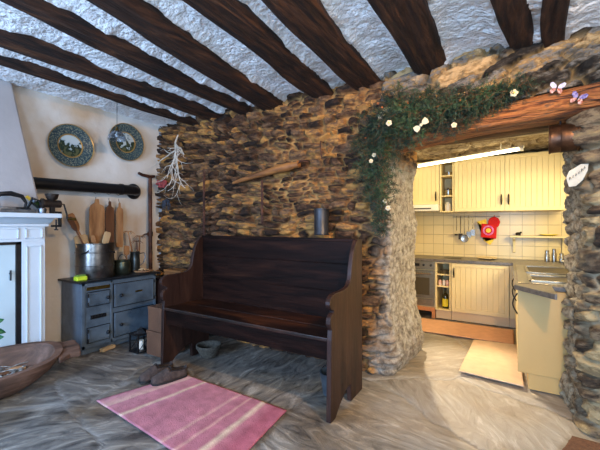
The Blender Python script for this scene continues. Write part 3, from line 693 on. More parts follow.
# kitchen mats
def stripes(name, stops, freq=1, noise=.15, rough=.95, bscale=120):
    m = bpy.data.materials.new(name); m.use_nodes = True; N = m.node_tree.nodes; L = m.node_tree.links; b = N['Principled BSDF']; b.inputs['Roughness'].default_value = rough; b.inputs['Specular IOR Level'].default_value = .15
    uv = N.new('ShaderNodeAttribute'); uv.attribute_name = 'u'
    tc = N.new('ShaderNodeTexCoord'); n = N.new('ShaderNodeTexNoise'); n.inputs['Scale'].default_value = 9; n.inputs['Detail'].default_value = 6; L.new(tc.outputs['Object'], n.inputs['Vector'])
    ad = N.new('ShaderNodeMath'); ad.operation = 'MULTIPLY_ADD'; L.new(n.outputs['Fac'], ad.inputs[0]); ad.inputs[1].default_value = .02; L.new(uv.outputs['Fac'], ad.inputs[2])
    cr = N.new('ShaderNodeValToRGB'); L.new(ad.outputs[0], cr.inputs[0]); e = cr.color_ramp.elements
    while len(e) > 1: e.remove(e[-1])
    e[0].position = stops[0][0]; e[0].color = (*hexc(stops[0][1]), 1)
    for p_, c in stops[1:]: q = e.new(p_); q.color = (*hexc(c), 1)
    n2 = N.new('ShaderNodeTexNoise'); n2.inputs['Scale'].default_value = 14; n2.inputs['Detail'].default_value = 8; L.new(tc.outputs['Object'], n2.inputs['Vector'])
    rg = N.new('ShaderNodeMapRange'); rg.inputs[1].default_value = .3; rg.inputs[2].default_value = .7; rg.inputs[3].default_value = 1-noise*2; rg.inputs[4].default_value = 1; L.new(n2.outputs['Fac'], rg.inputs[0])
    mx = N.new('ShaderNodeMix'); mx.data_type = 'RGBA'; mx.blend_type = 'MULTIPLY'; mx.inputs['Factor'].default_value = 1; L.new(cr.outputs[0], mx.inputs['A']); L.new(rg.outputs[0], mx.inputs['B'])
    L.new(mx.outputs['Result'], b.inputs['Base Color'])
    n3 = N.new('ShaderNodeTexNoise'); n3.inputs['Scale'].default_value = bscale; L.new(tc.outputs['Object'], n3.inputs['Vector'])
    bp = N.new('ShaderNodeBump'); bp.inputs['Distance'].default_value = .006; bp.inputs['Strength'].default_value = .8; L.new(n3.outputs['Fac'], bp.inputs['Height']); L.new(bp.outputs[0], b.inputs['Normal'])
    return m
def rug(name, A, B, C, D, m, label, cat, th=.008, amp=.004, seed=1, z=.004):
    """A-B one short end, D-C the other"""
    n, k = 80, 46
    U, V = np.meshgrid(np.linspace(0, 1, n), np.linspace(0, 1, k), indexing='ij')
    A, B, C, D = [np.array(q, float) for q in (A, B, C, D)]
    P2 = (A*(1-V)[..., None]+B*V[..., None])*(1-U)[..., None]+(D*(1-V)[..., None]+C*V[..., None])*U[..., None]
    Zr = z+th+amp*fbm(P2[..., 0]*4, P2[..., 1]*4, seed)
    top = np.concatenate([P2+.004*np.stack([fbm(U*9, V*9, seed+3), fbm(U*9, V*9, seed+4)], -1), Zr[..., None]], -1)
    o = grid_mesh(name, top, m, dict(u=U))
    q = o.modifiers.new('s', 'SOLIDIFY'); q.thickness = th; q.offset = -1
    return tag(o, label, cat)
M_MAT1 = stripes('orange_mat', [(0, 'dba27c'), (.5, 'e2ae88'), (1, 'dba27c')], noise=.06)
M_MAT2 = stripes('peach_mat', [(0, 'e2c09a'), (.5, 'e8c8a2'), (1, 'e2c09a')], noise=.06)
rug('kitchen_mat', (-1.5, 4.52), (-1.5, 5.18), (.04, 5.18), (.04, 4.58), M_MAT1, 'orange mat along the base cabinets and oven', 'mat', seed=3)
rug('kitchen_mat', (-.40, 3.46), (.10, 3.40), (.08, 4.54), (-.36, 4.48), M_MAT2, 'pale peach mat beside the peninsula panel', 'mat', seed=5)

# ------------------------------------------------------------------ bench
M_BENCH = mat('dark_bench_wood', ['0e0705', '170c09', '21120d', '301c13'], 2.2, .5, .35, stretch=(.8, 6, 6), bscale=8, dist=.006, distort=.6, pos=[.34, .48, .6, .74], coat=.0, spec=.07)
M_BENCHV = mat('dark_bench_panel', ['1c100d', '2b1a15', '3a261e'], 2.2, .48, .35, stretch=(6, 6, .8), bscale=8, dist=.006, distort=.6, coat=.0, spec=.3)
M_SEAT = mat('worn_seat_wood', ['120906', '241209', '422413', '63391f'], 1.8, .30, .35, stretch=(.8, 4, 4), bscale=7, dist=.006, distort=.8, pos=[.36, .5, .62, .78], coat=.2)
t = thing('settle_bench', (-1.96, 2.42, 0), 'long dark wooden high-backed bench with curved arm panels by the stone wall', 'bench')
prof = [(2.115, 0), (2.19, 0), (2.26, .06), (2.38, .13), (2.46, .135), (2.47, .0), (2.70, 0), (2.70, 1.235), (2.60, 1.235)]
def cub(p0, p1, p2, p3, n=8):
    return [tuple((1-t_)**3*p0[i]+3*(1-t_)**2*t_*p1[i]+3*(1-t_)*t_*t_*p2[i]+t_**3*p3[i] for i in (0, 1)) for t_ in [k/n for k in range(1, n+1)]]
prof += cub((2.60, 1.235), (2.52, 1.18), (2.50, 1.10), (2.475, 1.0))
prof += cub((2.475, 1.0), (2.465, .885), (2.43, .868), (2.22, .872))
prof += cub((2.22, .872), (2.08, .885), (2.06, .78), (2.16, .76))
prof += [(2.165, .745)] + cub((2.165, .745), (2.10, .73), (2.09, .67), (2.135, .63), 6) + [(2.125, .56)]
for x0, nm in ((-1.075, None), (-2.83, None)):
    b = MB(); b.prism([(x0, y, z) for y, z in prof], (.036, 0, 0)); b.build('side_panel', M_BENCHV, t, bevel=.004)
b = MB()
for z0, z1 in ((.56, .80), (.8006, 1.03), (1.0306, 1.215)): b.bx(-2.794, -1.075, 2.61, 2.632, z0, z1)
b.bx(-2.794, -1.075, 2.60, 2.642, 1.212, 1.24); b.build('backrest', M_BENCH, t, bevel=.003)
b = MB(); b.bx(-2.794, -1.075, 2.125, 2.37, .545, .572); b.bx(-2.794, -1.075, 2.373, 2.61, .545, .572); b.build('seat', M_SEAT, t, bevel=.005)
b = MB(); b.bx(-2.794, -1.075, 2.15, 2.175, .41, .544); b.build('apron', M_BENCH, t, bevel=.003)

# ------------------------------------------------------------------ pink rug and slippers, brown mat
M_RUG = stripes('pink_rug', [(0, 'b87886'), (.04, 'cf929c'), (.115, 'dcb3a6'), (.13, 'c98a95'), (.24, 'c07f8b'), (.262, 'e3c9ae'), (.285, 'c78794'), (.33, 'bf7d89'), (.60, 'c2808c'), (.625, 'd9a99f'), (.64, 'c4828e'), (.70, 'bc7885'), (.72, 'd8a79c'), (.735, 'be7a87'), (.80, 'be7b88'), (.825, 'e4ccb0'), (.86, 'bf7a86'), (.93, 'b06474'), (1, 'b76a7a')], noise=.16)
rug('pink_rug', (-2.70, 1.455), (-2.50, 2.12), (-1.383, 2.09), (-1.30, 1.33), M_RUG, 'pink woven rug with cream stripes on the stone floor', 'rug', seed=8)
M_COIR = mat('coir', ['5a3a24', '7b5234'], 60, .95, .8, bscale=160)
rug('door_mat', (.22, 2.44), (.34, 2.78), (1.1, 2.75), (1.05, 2.40), M_COIR, 'rough brown mat at the foot of the right doorway jamb', 'mat', seed=9, z=.002)
M_FELT = mat('grey_brown_felt', ['2e2522', '40342f', '4d403a'], 30, .95, .4, bscale=90)
M_LIN = mat('dark_lining', ['181312', '241c1a'], 30, .95, .2)
M_SOLE = mat('black_rubber', ['0f0d0c', '1a1716'], 20, .7, .1)
def slipper(loc, rz, label):
    t = thing('slipper', (0, 0, 0), label, 'slipper', 'pair of slippers')
    def hw(s):   # s 0 heel .. 1 toe
        return .036+.012*math.sin(PI*min(1, s*1.05)**1.6)*1.0 if s < .8 else (.036+.012*math.sin(PI*.84**1.6))*math.sqrt(max(0.0, 1-((s-.8)/.2)**2*.93))
    def hh(s):
        return .060 if s < .25 else (.060+.016*math.sin(PI*(s-.25)/.5) if s < .5 else .076-(s-.5)/.5*.046)
    n, k = 26, 20; L_ = .27
    bm = MB(); V = []
    for i in range(n+1):
        s = i/n; w_ = hw(s)*(1 if s > .12 else math.sqrt(max(.03, 1-((.12-s)/.12)**2*.9))); h = hh(s); row = []
        for j in range(k+1):
            a = PI*j/k; c, q = math.cos(a), math.sin(a)
            row.append(bm.bm.verts.new((w_*math.copysign(abs(c)**.7, c), s*L_-.135, .012+h*q**.75)))
        V.append(row)
    for i in range(n):
        for j in range(k):
            if .05 < (i+.5)/n < .52 and 4 < j < k-5: continue
            bm.bm.faces.new((V[i][j], V[i+1][j], V[i+1][j+1], V[i][j+1]))
    bm.bm.faces.new(V[-1][::-1]); bm.bm.faces.new(V[0])
    bm.build('upper', M_FELT, t, smooth=True, solid=.004, angle=60)
    out = []
    for i in range(n+1):
        s = i/n; w_ = hw(s)*(1 if s > .12 else math.sqrt(max(.03, 1-((.12-s)/.12)**2*.9)))*1.06; out.append((w_, s*L_*1.02-.1375))
    poly = [(x, y, 0) for x, y in out]+[(-x, y, 0) for x, y in out[::-1]]
    bm = MB(); bm.prism(poly, (0, 0, .013)); bm.build('sole', M_SOLE, t)
    bm = MB(); bm.prism([(x*.9, y*.97, .0135) for x, y, _ in poly], (0, 0, .006)); bm.build('insole', M_LIN, t)
    bm = MB(); ring = []
    ra = [V_ for V_ in []]
    for (i, j) in [(i, 5) for i in range(1, 14)]+[(13, j) for j in range(6, k-5)]+[(i, k-5) for i in range(13, 0, -1)]:
        s = i/n; w_ = hw(s)*(1 if s > .12 else math.sqrt(max(.03, 1-((.12-s)/.12)**2*.9))); a = PI*j/k; c, q = math.cos(a), math.sin(a)
        ring.append((w_*math.copysign(abs(c)**.7, c), s*L_-.135, .012+hh(s)*q**.75))
    bm.tube(ring, .004, 6); bm.build('trim', M_LIN, t, smooth=True)
    t.location = loc; t.rotation_euler = (0, 0, rz); t.scale = (1.15, 1.12, 1.25)
slipper((-2.66, 1.95, .014), PI-.12, 'dark grey-brown slipper on the left, nearer the stove')
slipper((-2.51, 1.97, .014), PI-.30, 'dark grey-brown slipper on the right, nearer the bench')

# ------------------------------------------------------------------ fireplace surround, chimney breast
M_HOOD = mat('mauve_plaster', ['a7a09d', 'b1aaa7'], 3, .9, .3, bscale=15)
M_MANT = mat('pale_blue_paint', ['c3ced6', 'ccd6dd'], 3, .45, .08)
hood_b = [(-4.2, .15, 1.44), (-3.76, .15, 1.44), (-3.76, 1.53, 1.44), (-4.2, 1.53, 1.44)]
hood_t = [(-4.2, .25, ZC), (-4.12, .25, ZC), (-4.12, 1.42, ZC), (-4.2, 1.42, ZC)]
b = MB(); va = [b.bm.verts.new(p) for p in hood_b]; vb = [b.bm.verts.new(p) for p in hood_t]
b.bm.faces.new(va); b.bm.faces.new(vb)
for i in range(4): b.bm.faces.new((va[i], va[(i+1) % 4], vb[(i+1) % 4], vb[i]))
struct(b.build('wall_chimney_breast', M_HOOD, bevel=.02))
t = thing('fireplace_surround', (-3.9, .85, 0), 'pale blue painted fireplace surround with mantel shelf and panelled pilaster', 'fireplace')
b = MB(); b.bx(-4.18, -3.55, .02, 1.60, 1.415, 1.455)
b.prism([(-3.755, .03, 1.36), (-3.74, .03, 1.36), (-3.70, .03, 1.375), (-3.66, .03, 1.40), (-3.62, .03, 1.414), (-3.755, .03, 1.414)], (0, 1.55, 0))
b.bx(-3.75, -3.73, .06, 1.57, 1.335, 1.36); b.build('mantel_shelf', M_MANT, t, bevel=.006)
b = MB(); b.bx(-4.18, -3.755, .10, 1.545, 1.20, 1.34)
def frame_panel(b, x, y0, y1, z0, z1, w_=.03, th=.010):
    b.bx(x, x+th, y0, y0+w_*.35, z0, z1); b.bx(x, x+th, y1-w_*.35, y1, z0, z1); b.bx(x, x+th, y0, y1, z0, z0+w_*.35); b.bx(x, x+th, y0, y1, z1-w_*.35, z1)
frame_panel(b, -3.755, .32, 1.34, 1.225, 1.32); frame_panel(b, -3.755, 1.39, 1.525, 1.225, 1.32)
b.build('frieze', M_MANT, t, bevel=.002)
for y0, y1 in ((1.365, 1.545), (.10, .28)):
    b = MB(); b.bx(-4.18, -3.755, y0, y1, 0, 1.20); frame_panel(b, -3.755, y0+.03, y1-.03, .2, 1.16); b.bx(-3.755, -3.74, y0, y1, 0, .14); b.build('pilaster', M_MANT, t, bevel=.002)
M_FBOARD = mat('pale_blue_board', ['b9ccd2', 'c2d4da'], 2, .35, .02)
b = MB(); b.bx(-3.80, -3.785, .30, 1.325, .02, 1.175); fb = b.build('fire_board', M_FBOARD, t)
b = MB(); b.bx(-3.783, -3.765, 1.325, 1.365, 0, 1.2); b.bx(-3.783, -3.765, .28, 1.365, 1.175, 1.2); b.build('iron_edge', M_BLACK, fb)
b = MB(); b.cyl((-3.786, 1.285, .92), (-3.765, 1.285, .92), .006); b.cyl((-3.765, 1.285, .86), (-3.765, 1.285, .95), .007); b.build('latch', M_BLACK, fb, smooth=True)

# mantel things
M_BRASS = mat('old_brass', ['5c4a24', '8c7238'], 20, .35, .1, metal=.9)
M_PEWTER = mat('dull_pewter', ['4c5056', '7a8088'], 20, .38, .2, metal=.8)
MZ = 1.456
t = thing('flat_iron', (-3.66, 1.27, MZ), 'old black flat iron with a curved handle on the mantel shelf', 'iron')
b = MB(); b.prism([(-3.70, 1.16, MZ), (-3.62, 1.16, MZ), (-3.61, 1.27, MZ), (-3.66, 1.40, MZ), (-3.71, 1.27, MZ)], (0, 0, .05)); b.build('base', M_PEWTER, t, bevel=.004)
b = MB(); b.tube([(-3.66, 1.17, MZ+.04), (-3.66, 1.16, MZ+.13), (-3.66, 1.18, MZ+.155), (-3.66, 1.25, MZ+.165), (-3.66, 1.33, MZ+.145), (-3.66, 1.36, MZ+.09), (-3.66, 1.35, MZ+.04)], [.010, .011, .020, .022, .018, .011, .010], 10); b.build('handle', M_BLACK, t, smooth=True)
t = thing('hand_scales', (-3.64, 1.27, MZ), 'tangle of dark iron tongs lying on the mantel beside the flat iron', 'tongs')
b = MB(); b.tube([(-3.66, 1.36, MZ+.02), (-3.64, 1.40, MZ+.14), (-3.63, 1.45, MZ+.11), (-3.62, 1.49, MZ+.015)], .008); b.tube([(-3.60, 1.33, MZ+.012), (-3.66, 1.40, MZ+.09), (-3.64, 1.46, MZ+.05), (-3.66, 1.49, MZ+.012)], .008); b.build('arms', M_BLACK, t, smooth=True)
b = MB(); b.ball((-3.645, 1.415, MZ+.11), .018); b.cyl((-3.66, 1.415, MZ+.11), (-3.61, 1.415, MZ+.11), .006); b.build('pivot', M_PEWTER, t, smooth=True)
t.name = 'fire_tongs'
t = thing('brass_tray', (-3.63, 1.18, MZ), 'narrow dull metal tray along the front of the mantel shelf', 'tray')
b = MB(); b.bx(-3.60, -3.565, .95, 1.40, MZ, MZ+.014); b.bx(-3.568, -3.562, .95, 1.40, MZ, MZ+.028); b.build('tray_body', M_PEWTER, t, bevel=.003)
t.name = 'metal_tray'
b = MB(); b.lathe([(0, 0), (.028, 0), (.034, .03), (.030, .045), (0, .045)], (-3.59, 1.455, MZ)); tag(b.build('tin_cup', M_PEWTER, smooth=True), 'small shiny tin cup on the mantel just left of the meat grinder', 'cup')
t = thing('mantel_bottle', (-3.70, 1.36, MZ), 'small lying green bottle with a pale neck behind the tin cup', 'bottle')
b = MB(); b.cyl((-3.71, 1.50, MZ+.055), (-3.70, 1.42, MZ+.115), .030, .026); b.build('bottle_body', mat('green_glass', ['24301c', '344a28'], 4, .15, 0), t, smooth=True)
b = MB(); b.cyl((-3.70, 1.42, MZ+.115), (-3.695, 1.375, MZ+.15), .014); b.build('neck', M_YELC, t, smooth=True)
b = MB(); b.lathe([(0, 0), (.035, 0), (.02, .04), (.03, .09), (.028, .12), (.01, .13), (0, .13)], (-3.68, 1.10, MZ)); tag(b.build('bobbin', mat('brown_turned_wood', ['6a4128', '8a5a38'], 8, .5, .2), smooth=True), 'brown turned wooden knob on the mantel left of the flat iron', 'bobbin')
M_GRIND = mat('grimy_cast_iron', ['201a16', '3c3028'], 20, .5, .4, metal=.5)
# meat grinder clamped to the mantel end
t = thing('meat_grinder', (-3.64, 1.55, MZ), 'old iron meat grinder clamped to the right end of the mantel shelf', 'meat grinder')
b = MB(); gx, gy = -3.62, 1.545
b.lathe([(.02, .13), (.045, .16), (.055, .20), (.05, .20), (.04, .165), (.015, .13)], (gx, gy, MZ-.02), 20)
b.cyl((gx, gy-.07, MZ+.09), (gx, gy+.07, MZ+.09), .037, .034, 20); b.cyl((gx, gy-.085, MZ+.09), (gx, gy-.068, MZ+.09), .046, seg=20)
b.build('barrel', M_GRIND, t, smooth=True)
b = MB(); b.bx(gx-.015, gx+.015, gy-.015, gy+.02, MZ+.001, MZ+.07); b.bx(gx-.012, gx+.012, 1.602, 1.622, MZ-.12, MZ+.02); b.bx(gx-.012, gx+.012, gy, 1.62, MZ+.002, MZ+.02); b.bx(gx-.012, gx+.012, 1.54, 1.62, MZ-.125, MZ-.105)
b.cyl((gx, 1.58, MZ-.15), (gx, 1.58, MZ-.055), .007); b.cyl((gx-.03, 1.58, MZ-.15), (gx+.03, 1.58, MZ-.15), .006); b.build('clamp', M_BLACK, t, smooth=True)
b = MB(); b.tube([(gx, gy+.07, MZ+.09), (gx, gy+.10, MZ+.09), (gx+.02, gy+.115, MZ+.0), (gx+.03, gy+.12, MZ-.05)], .008); b.build('crank', M_BLACK, t, smooth=True)
b = MB(); b.cyl((gx+.03, gy+.12, MZ-.05), (gx+.03, gy+.19, MZ-.05), .011, .014); b.build('crank_grip', M_BRASS, t, smooth=True)

# ------------------------------------------------------------------ stove
M_STOVE = mat('blue_grey_enamel', ['3d4852', '4e5b66', '5b6873'], 5, .40, .12, coat=.1)
M_STTOP = mat('stove_top_iron', ['1d2126', '2a2f35'], 12, .38, .2, metal=.5)
SX0, SX1, SY0, SY1, SZ = -4.17, -3.76, 1.87, 2.74, .745
t = thing('cast_iron_stove', ((SX0+SX1)/2, (SY0+SY1)/2, 0), 'blue-grey enamelled cast iron stove with small doors against the plaster wall', 'stove')
b = MB(); b.bx(SX0, SX1, SY0, SY1, .06, SZ); b.bx(SX0+.02, SX1-.02, SY0+.02, SY1-.02, 0.0, .06)
for y0, y1 in ((SY0, SY0+.035), (SY0+.30, SY0+.325), (SY1-.03, SY1)): b.bx(SX1, SX1+.008, y0, y1, .06, SZ)
b.bx(SX1, SX1+.008, SY0, SY1, .06, .10); b.bx(SX1, SX1+.008, SY0, SY1, .715, SZ)
b.build('body', M_STOVE, t, bevel=.004)
b = MB(); b.bx(SX0-.01, SX1+.035, SY0-.035, SY1+.05, SZ, SZ+.025); b.build('hob_plate', M_STTOP, t, bevel=.008)
def sdoor(y0, y1, z0, z1, ky, hinge, tg=False):
    b = MB(); b.bx(SX1+.002, SX1+.009, y0-.008, y1+.008, z0-.008, z1+.008); b.build('gap_shade', M_BLACK, t)  # added black plate, draws the shade of the gap round the door
    b = MB(); b.bx(SX1+.004, SX1+.020, y0, y1, z0, z1); frame_panel(b, SX1+.020, y0+.012, y1-.012, z0+.012, z1-.012, .02, .005)
    d_ = b.build('door', M_STOVE, t, bevel=.003)
    b = MB(); kz = (z0+z1)/2; b.cyl((SX1+.02, ky, kz), (SX1+.045, ky, kz), .006); b.ball((SX1+.052, ky, kz), .020); b.build('knob', M_BLACK, d_, smooth=True)
    for z in (z0+.025, z1-.025):
        b = MB(); b.cyl((SX1+.022, hinge, z-.02), (SX1+.022, hinge, z+.02), .009); b.build('hinge', M_BLACK, d_, smooth=True)
    if tg:
        b = MB(); b.bx(SX1+.020, SX1+.025, (y0+y1)/2-.0, (y0+y1)/2+.09, kz+.0, kz+.02); b.build('name_plate', M_BRASS, d_, bevel=.002)
sdoor(SY0+.06, SY0+.285, .50, .64, SY0+.25, SY0+.055); sdoor(SY0+.34, SY0+.83, .44, .69, SY0+.40, SY0+.835, True)
sdoor(SY0+.06, SY0+.285, .12, .27, SY0+.25, SY0+.055); sdoor(SY0+.34, SY0+.83, .11, .37, SY0+.40, SY0+.835)
b = MB(); b.bx(SX1+.005, SX1+.014, SY0+.09, SY0+.25, .36, .40)
for k in range(5): b.cyl((SX1+.012, SY0+.10+.034*k, .38), (SX1+.024, SY0+.10+.034*k, .38), .012, seg=10)
b.build('air_slider', M_BLACK, t)
b = MB(); b.bx(SX1+.004, SX1+.012, SY0+.05, SY0+.29, .665, .70); b.build('drawer_front', M_BRASS, t)
TZ = SZ+.026
# big metal boiler pot
M_GALV = mat('galvanised', ['3c3a38', '6e6a66', '94908a'], 5, .28, .12, metal=.9, pos=[.3, .5, .72])
t = thing('boiler_pot', (-3.965, 2.12, TZ), 'large round riveted metal pot standing on the stove', 'pot')
b = MB(); b.lathe([(0, 0), (.185, 0), (.19, .01), (.19, .12), (.194, .125), (.194, .135), (.19, .14), (.19, .27), (.195, .275), (.195, .285), (.19, .29), (.19, .365), (.198, .37), (.198, .378), (.186, .375), (.183, .02), (0, .02)], (-3.965, 2.12, TZ), 40); b.build('pot_body', M_GALV, t, smooth=True)
for s_ in (-1, 1):
    b = MB(); b.tube([(-3.80, 2.12+s_*.06-.0, TZ+.31), (-3.755, 2.12+s_*.06, TZ+.29), (-3.752, 2.12+s_*.10, TZ+.27), (-3.80, 2.12+s_*.12, TZ+.28)], .006) if s_ == 1 else b.tube([(-3.84, 1.985, TZ+.31), (-3.82, 1.955, TZ+.29), (-3.88, 1.935, TZ+.27), (-3.90, 1.95, TZ+.28)], .006)
    b.build('handle', M_BLACK, t, smooth=True)
M_WOODU = mat('utensil_wood', ['7a5230', '9c7048', 'b78a5c'], 3, .7, .3, stretch=(4, 4, .8), bscale=9, dist=.004)
M_WOODL = mat('pale_wood', ['a5835c', 'c3a478'], 3, .7, .2, stretch=(4, 4, .8), bscale=9, dist=.004)
M_WOODD = mat('brown_wood', ['4c2e1c', '6e4528'], 3, .6, .3, stretch=(4, 4, .8), bscale=9, dist=.004)
def paddle(name, base, top, bw, bl, m, label, cat='paddle', hr=.009, th=.014, up=True, group=None):
    """a stick from base to top with a flat blade at the top"""
    base = Vector(base); top = Vector(top); d = (top-base).normalized(); n = Vector((1, 0, 0)); s_ = d.cross(n).normalized(); n = s_.cross(d)
    t = thing(name, base, label, cat, group)
    b = MB(); b.cyl(base, top-d*bl*.8, hr, hr*.85, 10); b.build('handle', m, t, smooth=True)
    b = MB(); e = top-d*bl
    pts = [e-s_*hr, e+d*bl*.15-s_*bw*.40, e+d*bl*.3-s_*bw*.5, top-d*bl*.1-s_*bw*.5, top-s_*bw*.35, top+s_*bw*.35, top-d*bl*.1+s_*bw*.5, e+d*bl*.3+s_*bw*.5, e+d*bl*.15+s_*bw*.40, e+s_*hr]
    b.prism([p-n*th/2 for p in pts], n*th); b.build('blade', m, t, bevel=.003)
pz = TZ+.03
paddle('wooden_paddle', (-3.93, 2.14, pz), (-3.92, 1.83, TZ+.66), .05, .16, M_WOODD, 'brown wooden paddle leaning left out of the big pot, lowest', hr=.010)
paddle('wooden_paddle', (-3.99, 2.18, pz), (-4.05, 1.90, TZ+.70), .07, .20, M_WOODU, 'tan wooden paddle leaning left out of the big pot behind the brown one', hr=.010)
paddle('wooden_spatula', (-3.97, 2.05, pz), (-3.99, 1.975, TZ+.47), .14, .17, M_WOODL, 'pale square wooden spatula standing up in the big pot', 'spatula')
paddle('wooden_spoon', (-3.93, 2.18, pz), (-3.99, 2.10, TZ+.46), .05, .09, M_WOODU, 'short wooden spoon in the middle of the big pot', 'spoon')
paddle('wooden_spatula', (-3.91, 2.10, pz), (-3.93, 2.245, TZ+.50), .075, .16, M_WOODL, 'pale wooden spatula at the right side inside the big pot', 'spatula')
# butter paddles hanging from the pipe
def hanging(name, y, w_, ztop, zbot, m, label, x=-4.05, wire=.12):
    t = thing(name, (x, y, ztop), label, 'paddle', 'wooden paddles hanging under the stove pipe')
    b = MB(); b.tube([(x-.0, y-.012, 1.745-.075), (x, y-.012, 1.70-.05), (x, y, ztop-.01)], .003, 6)
    b.tube([(x+.066*math.cos(a), y-.012, 1.775+.066*math.sin(a)) for a in [PI*(1.5-k/8*1.0*1.9) for k in range(9)]], .003, 6); b.build('hook', M_DARKM, t, smooth=True)
    b = MB(); h = ztop-zbot
    o_ = [(-.10, 0), (-.14, -.05), (-.14, -.08), (-.40, -.14), (-.5, -.22), (-.5, -.94), (-.4, -1), (.4, -1), (.5, -.94), (.5, -.22), (.42, -.14), (.12, -.10), (.16, -.10), (.10, 0)]
    b.prism([(x-.008, y+a*w_, ztop+c*h) for a, c in o_], (.016, 0, 0)); b.build('blade', m, t, bevel=.003)
hanging('butter_paddle', 2.19, .17, 1.65, 1.10, M_WOODU, 'widest wooden paddle hanging leftmost under the pipe', x=-4.06)
hanging('butter_paddle', 2.34, .10, 1.63, 1.09, M_WOODD, 'dark narrow wooden paddle in the middle under the pipe', x=-4.06)
hanging('butter_paddle', 2.46, .085, 1.62, 1.08, M_WOODU, 'narrow wooden paddle hanging rightmost under the pipe', x=-4.06)
# small pot, jug with sticks
t = thing('saucepan', (-3.93, 2.415, TZ), 'small dark greenish pot between the big pot and the jug on the stove', 'pot')
b = MB(); b.lathe([(0, 0), (.07, 0), (.088, .03), (.092, .10), (.08, .15), (.086, .165), (.08, .165), (.074, .15), (.085, .10), (0, .02)], (-3.93, 2.415, TZ)); b.build('pot_body', mat('dark_green_copper', ['2c322a', '4d5244'], 9, .35, .15, metal=.7), t, smooth=True)
b = MB(); b.tube([(-3.93+.085*math.cos(a), 2.415+.0, TZ+.15+.08*math.sin(a)) for a in [PI*k/8 for k in range(9)]], .004); b.build('bail_handle', M_BLACK, t, smooth=True)
t = thing('metal_jug', (-4.0, 2.62, TZ), 'dark metal jug holding twiggy whisks on the right of the stove', 'jug')
b = MB(); b.lathe([(0, 0), (.055, 0), (.06, .02), (.056, .16), (.052, .22), (.06, .25), (.054, .25), (.046, .22), (.05, .16), (.05, .02), (0, .015)], (-4.0, 2.62, TZ)); b.build('jug_body', mat('jug_metal', ['343a3c', '5c6668'], 9, .3, .1, metal=.8), t, smooth=True)
b = MB(); b.tube([(-3.985, 2.675, TZ+.22), (-3.97, 2.73, TZ+.23), (-3.965, 2.745, TZ+.17), (-3.975, 2.72, TZ+.10), (-3.985, 2.677, TZ+.07)], .007); b.build('handle', M_PEWTER, t, smooth=True)
def whisk(base, top, label, m, fork=5):
    t = thing('twig_whisk', base, label, 'whisk', 'twig whisks in the jug')
    base = Vector(base); top = Vector(top); b = MB(); b.tube([base, base.lerp(top, .5)+Vector((.01, .01, 0)), top], [.012, .010, .009]); b.build('handle', m, t, smooth=True)
    b = MB(); d = (top-base).normalized()
    for k in range(fork):
        a = 2*PI*k/fork; o_ = Vector((math.cos(a), math.sin(a), .1)); b.tube([top-d*.01, top+o_*.035, top+o_*.075-d*.02-Vector((0, 0, .02))], [.007, .005, .003], 6)
    b.build('prongs', m, t, smooth=True)
whisk((-4.0, 2.60, TZ+.03), (-4.03, 2.55, TZ+.50), 'tallest pale twig whisk leaning left out of the jug', M_WOODU)
whisk((-3.99, 2.625, TZ+.03), (-3.99, 2.64, TZ+.38), 'dark twig whisk standing upright in the jug', M_WOODD)
whisk((-4.0, 2.64, TZ+.03), (-4.05, 2.72, TZ+.44), 'twig whisk leaning right, towards the T-handled pole', M_WOODU)
paddle('wooden_spoon', (-3.88, 2.43, TZ+.03), (-3.93, 2.47, TZ+.33), .07, .12, M_WOODU, 'rounded wooden spoon standing in the small dark pot', 'spoon')
b = MB(); b.lathe([(0, 0), (.09, 0), (.11, .012), (.11, .022), (.09, .016), (0, .012)], (-3.86, 2.645, TZ)); tag(b.build('trivet', M_WOODU, smooth=True), 'round wooden trivet on the right end of the stove', 'trivet')
b = MB(); 
for k in range(7):
    a = k*.9; b.tube([(-3.86+.05*math.cos(a), 2.645+.05*math.sin(a), TZ+.03), (-3.86+.02*math.cos(a+1), 2.645+.02*math.sin(a+1), TZ+.045), (-3.86-.06*math.cos(a+.3), 2.645-.06*math.sin(a+.3), TZ+.03)], .007, 6)
tag(b.build('cord_coil', M_WOODL, smooth=True), 'little heap of pale cord on the wooden trivet', 'cord')
t = thing('sponge_box', (-3.83, 1.90, TZ), 'lime yellow plastic box on the left corner of the stove', 'box')
b = MB(); b.bx(-3.87, -3.79, 1.845, 1.95, TZ, TZ+.045); b.build('box_body', mat('lime_plastic', ['b7cc2a', 'c4d838'], 5, .4, 0), t, bevel=.01)
b = MB(); b.bx(-3.86, -3.80, 1.855, 1.94, TZ+.045, TZ+.06); b.build('sponge', mat('green_sponge', ['5c7c2c', '74943c'], 30, .95, .3), t, bevel=.006)

# pipe with flange
t = thing('stove_pipe', (-4.08, 2.1, 1.775), 'thick black stove pipe running from the chimney breast across the plaster wall', 'pipe')
M_PIPE = mat('black_pipe', ['0c0c0e', '17171a'], 10, .42, .1, metal=.2)
b = MB(); b.tube([(-4.03, 1.36, 1.762), (-4.05, 2.50, 1.785), (-4.055, 2.62, 1.785), (-4.08, 2.68, 1.785), (-4.13, 2.715, 1.785), (-4.18, 2.72, 1.785)], .060, 24); b.build('tube', M_PIPE, t, smooth=True)
b = MB(); b.cyl((-4.050, 2.46, 1.784), (-4.051, 2.49, 1.785), .068, seg=24); b.build('collar', M_PIPE, t, smooth=True)
b = MB(); b.lathe([(.055, .03), (.07, .02), (.09, .0), (.10, -.01), (.10, -.02), (.05, -.02)], (-4.165, 2.72, 1.785), 28, 'X'); b.build('flange', M_PIPE, t, smooth=True)

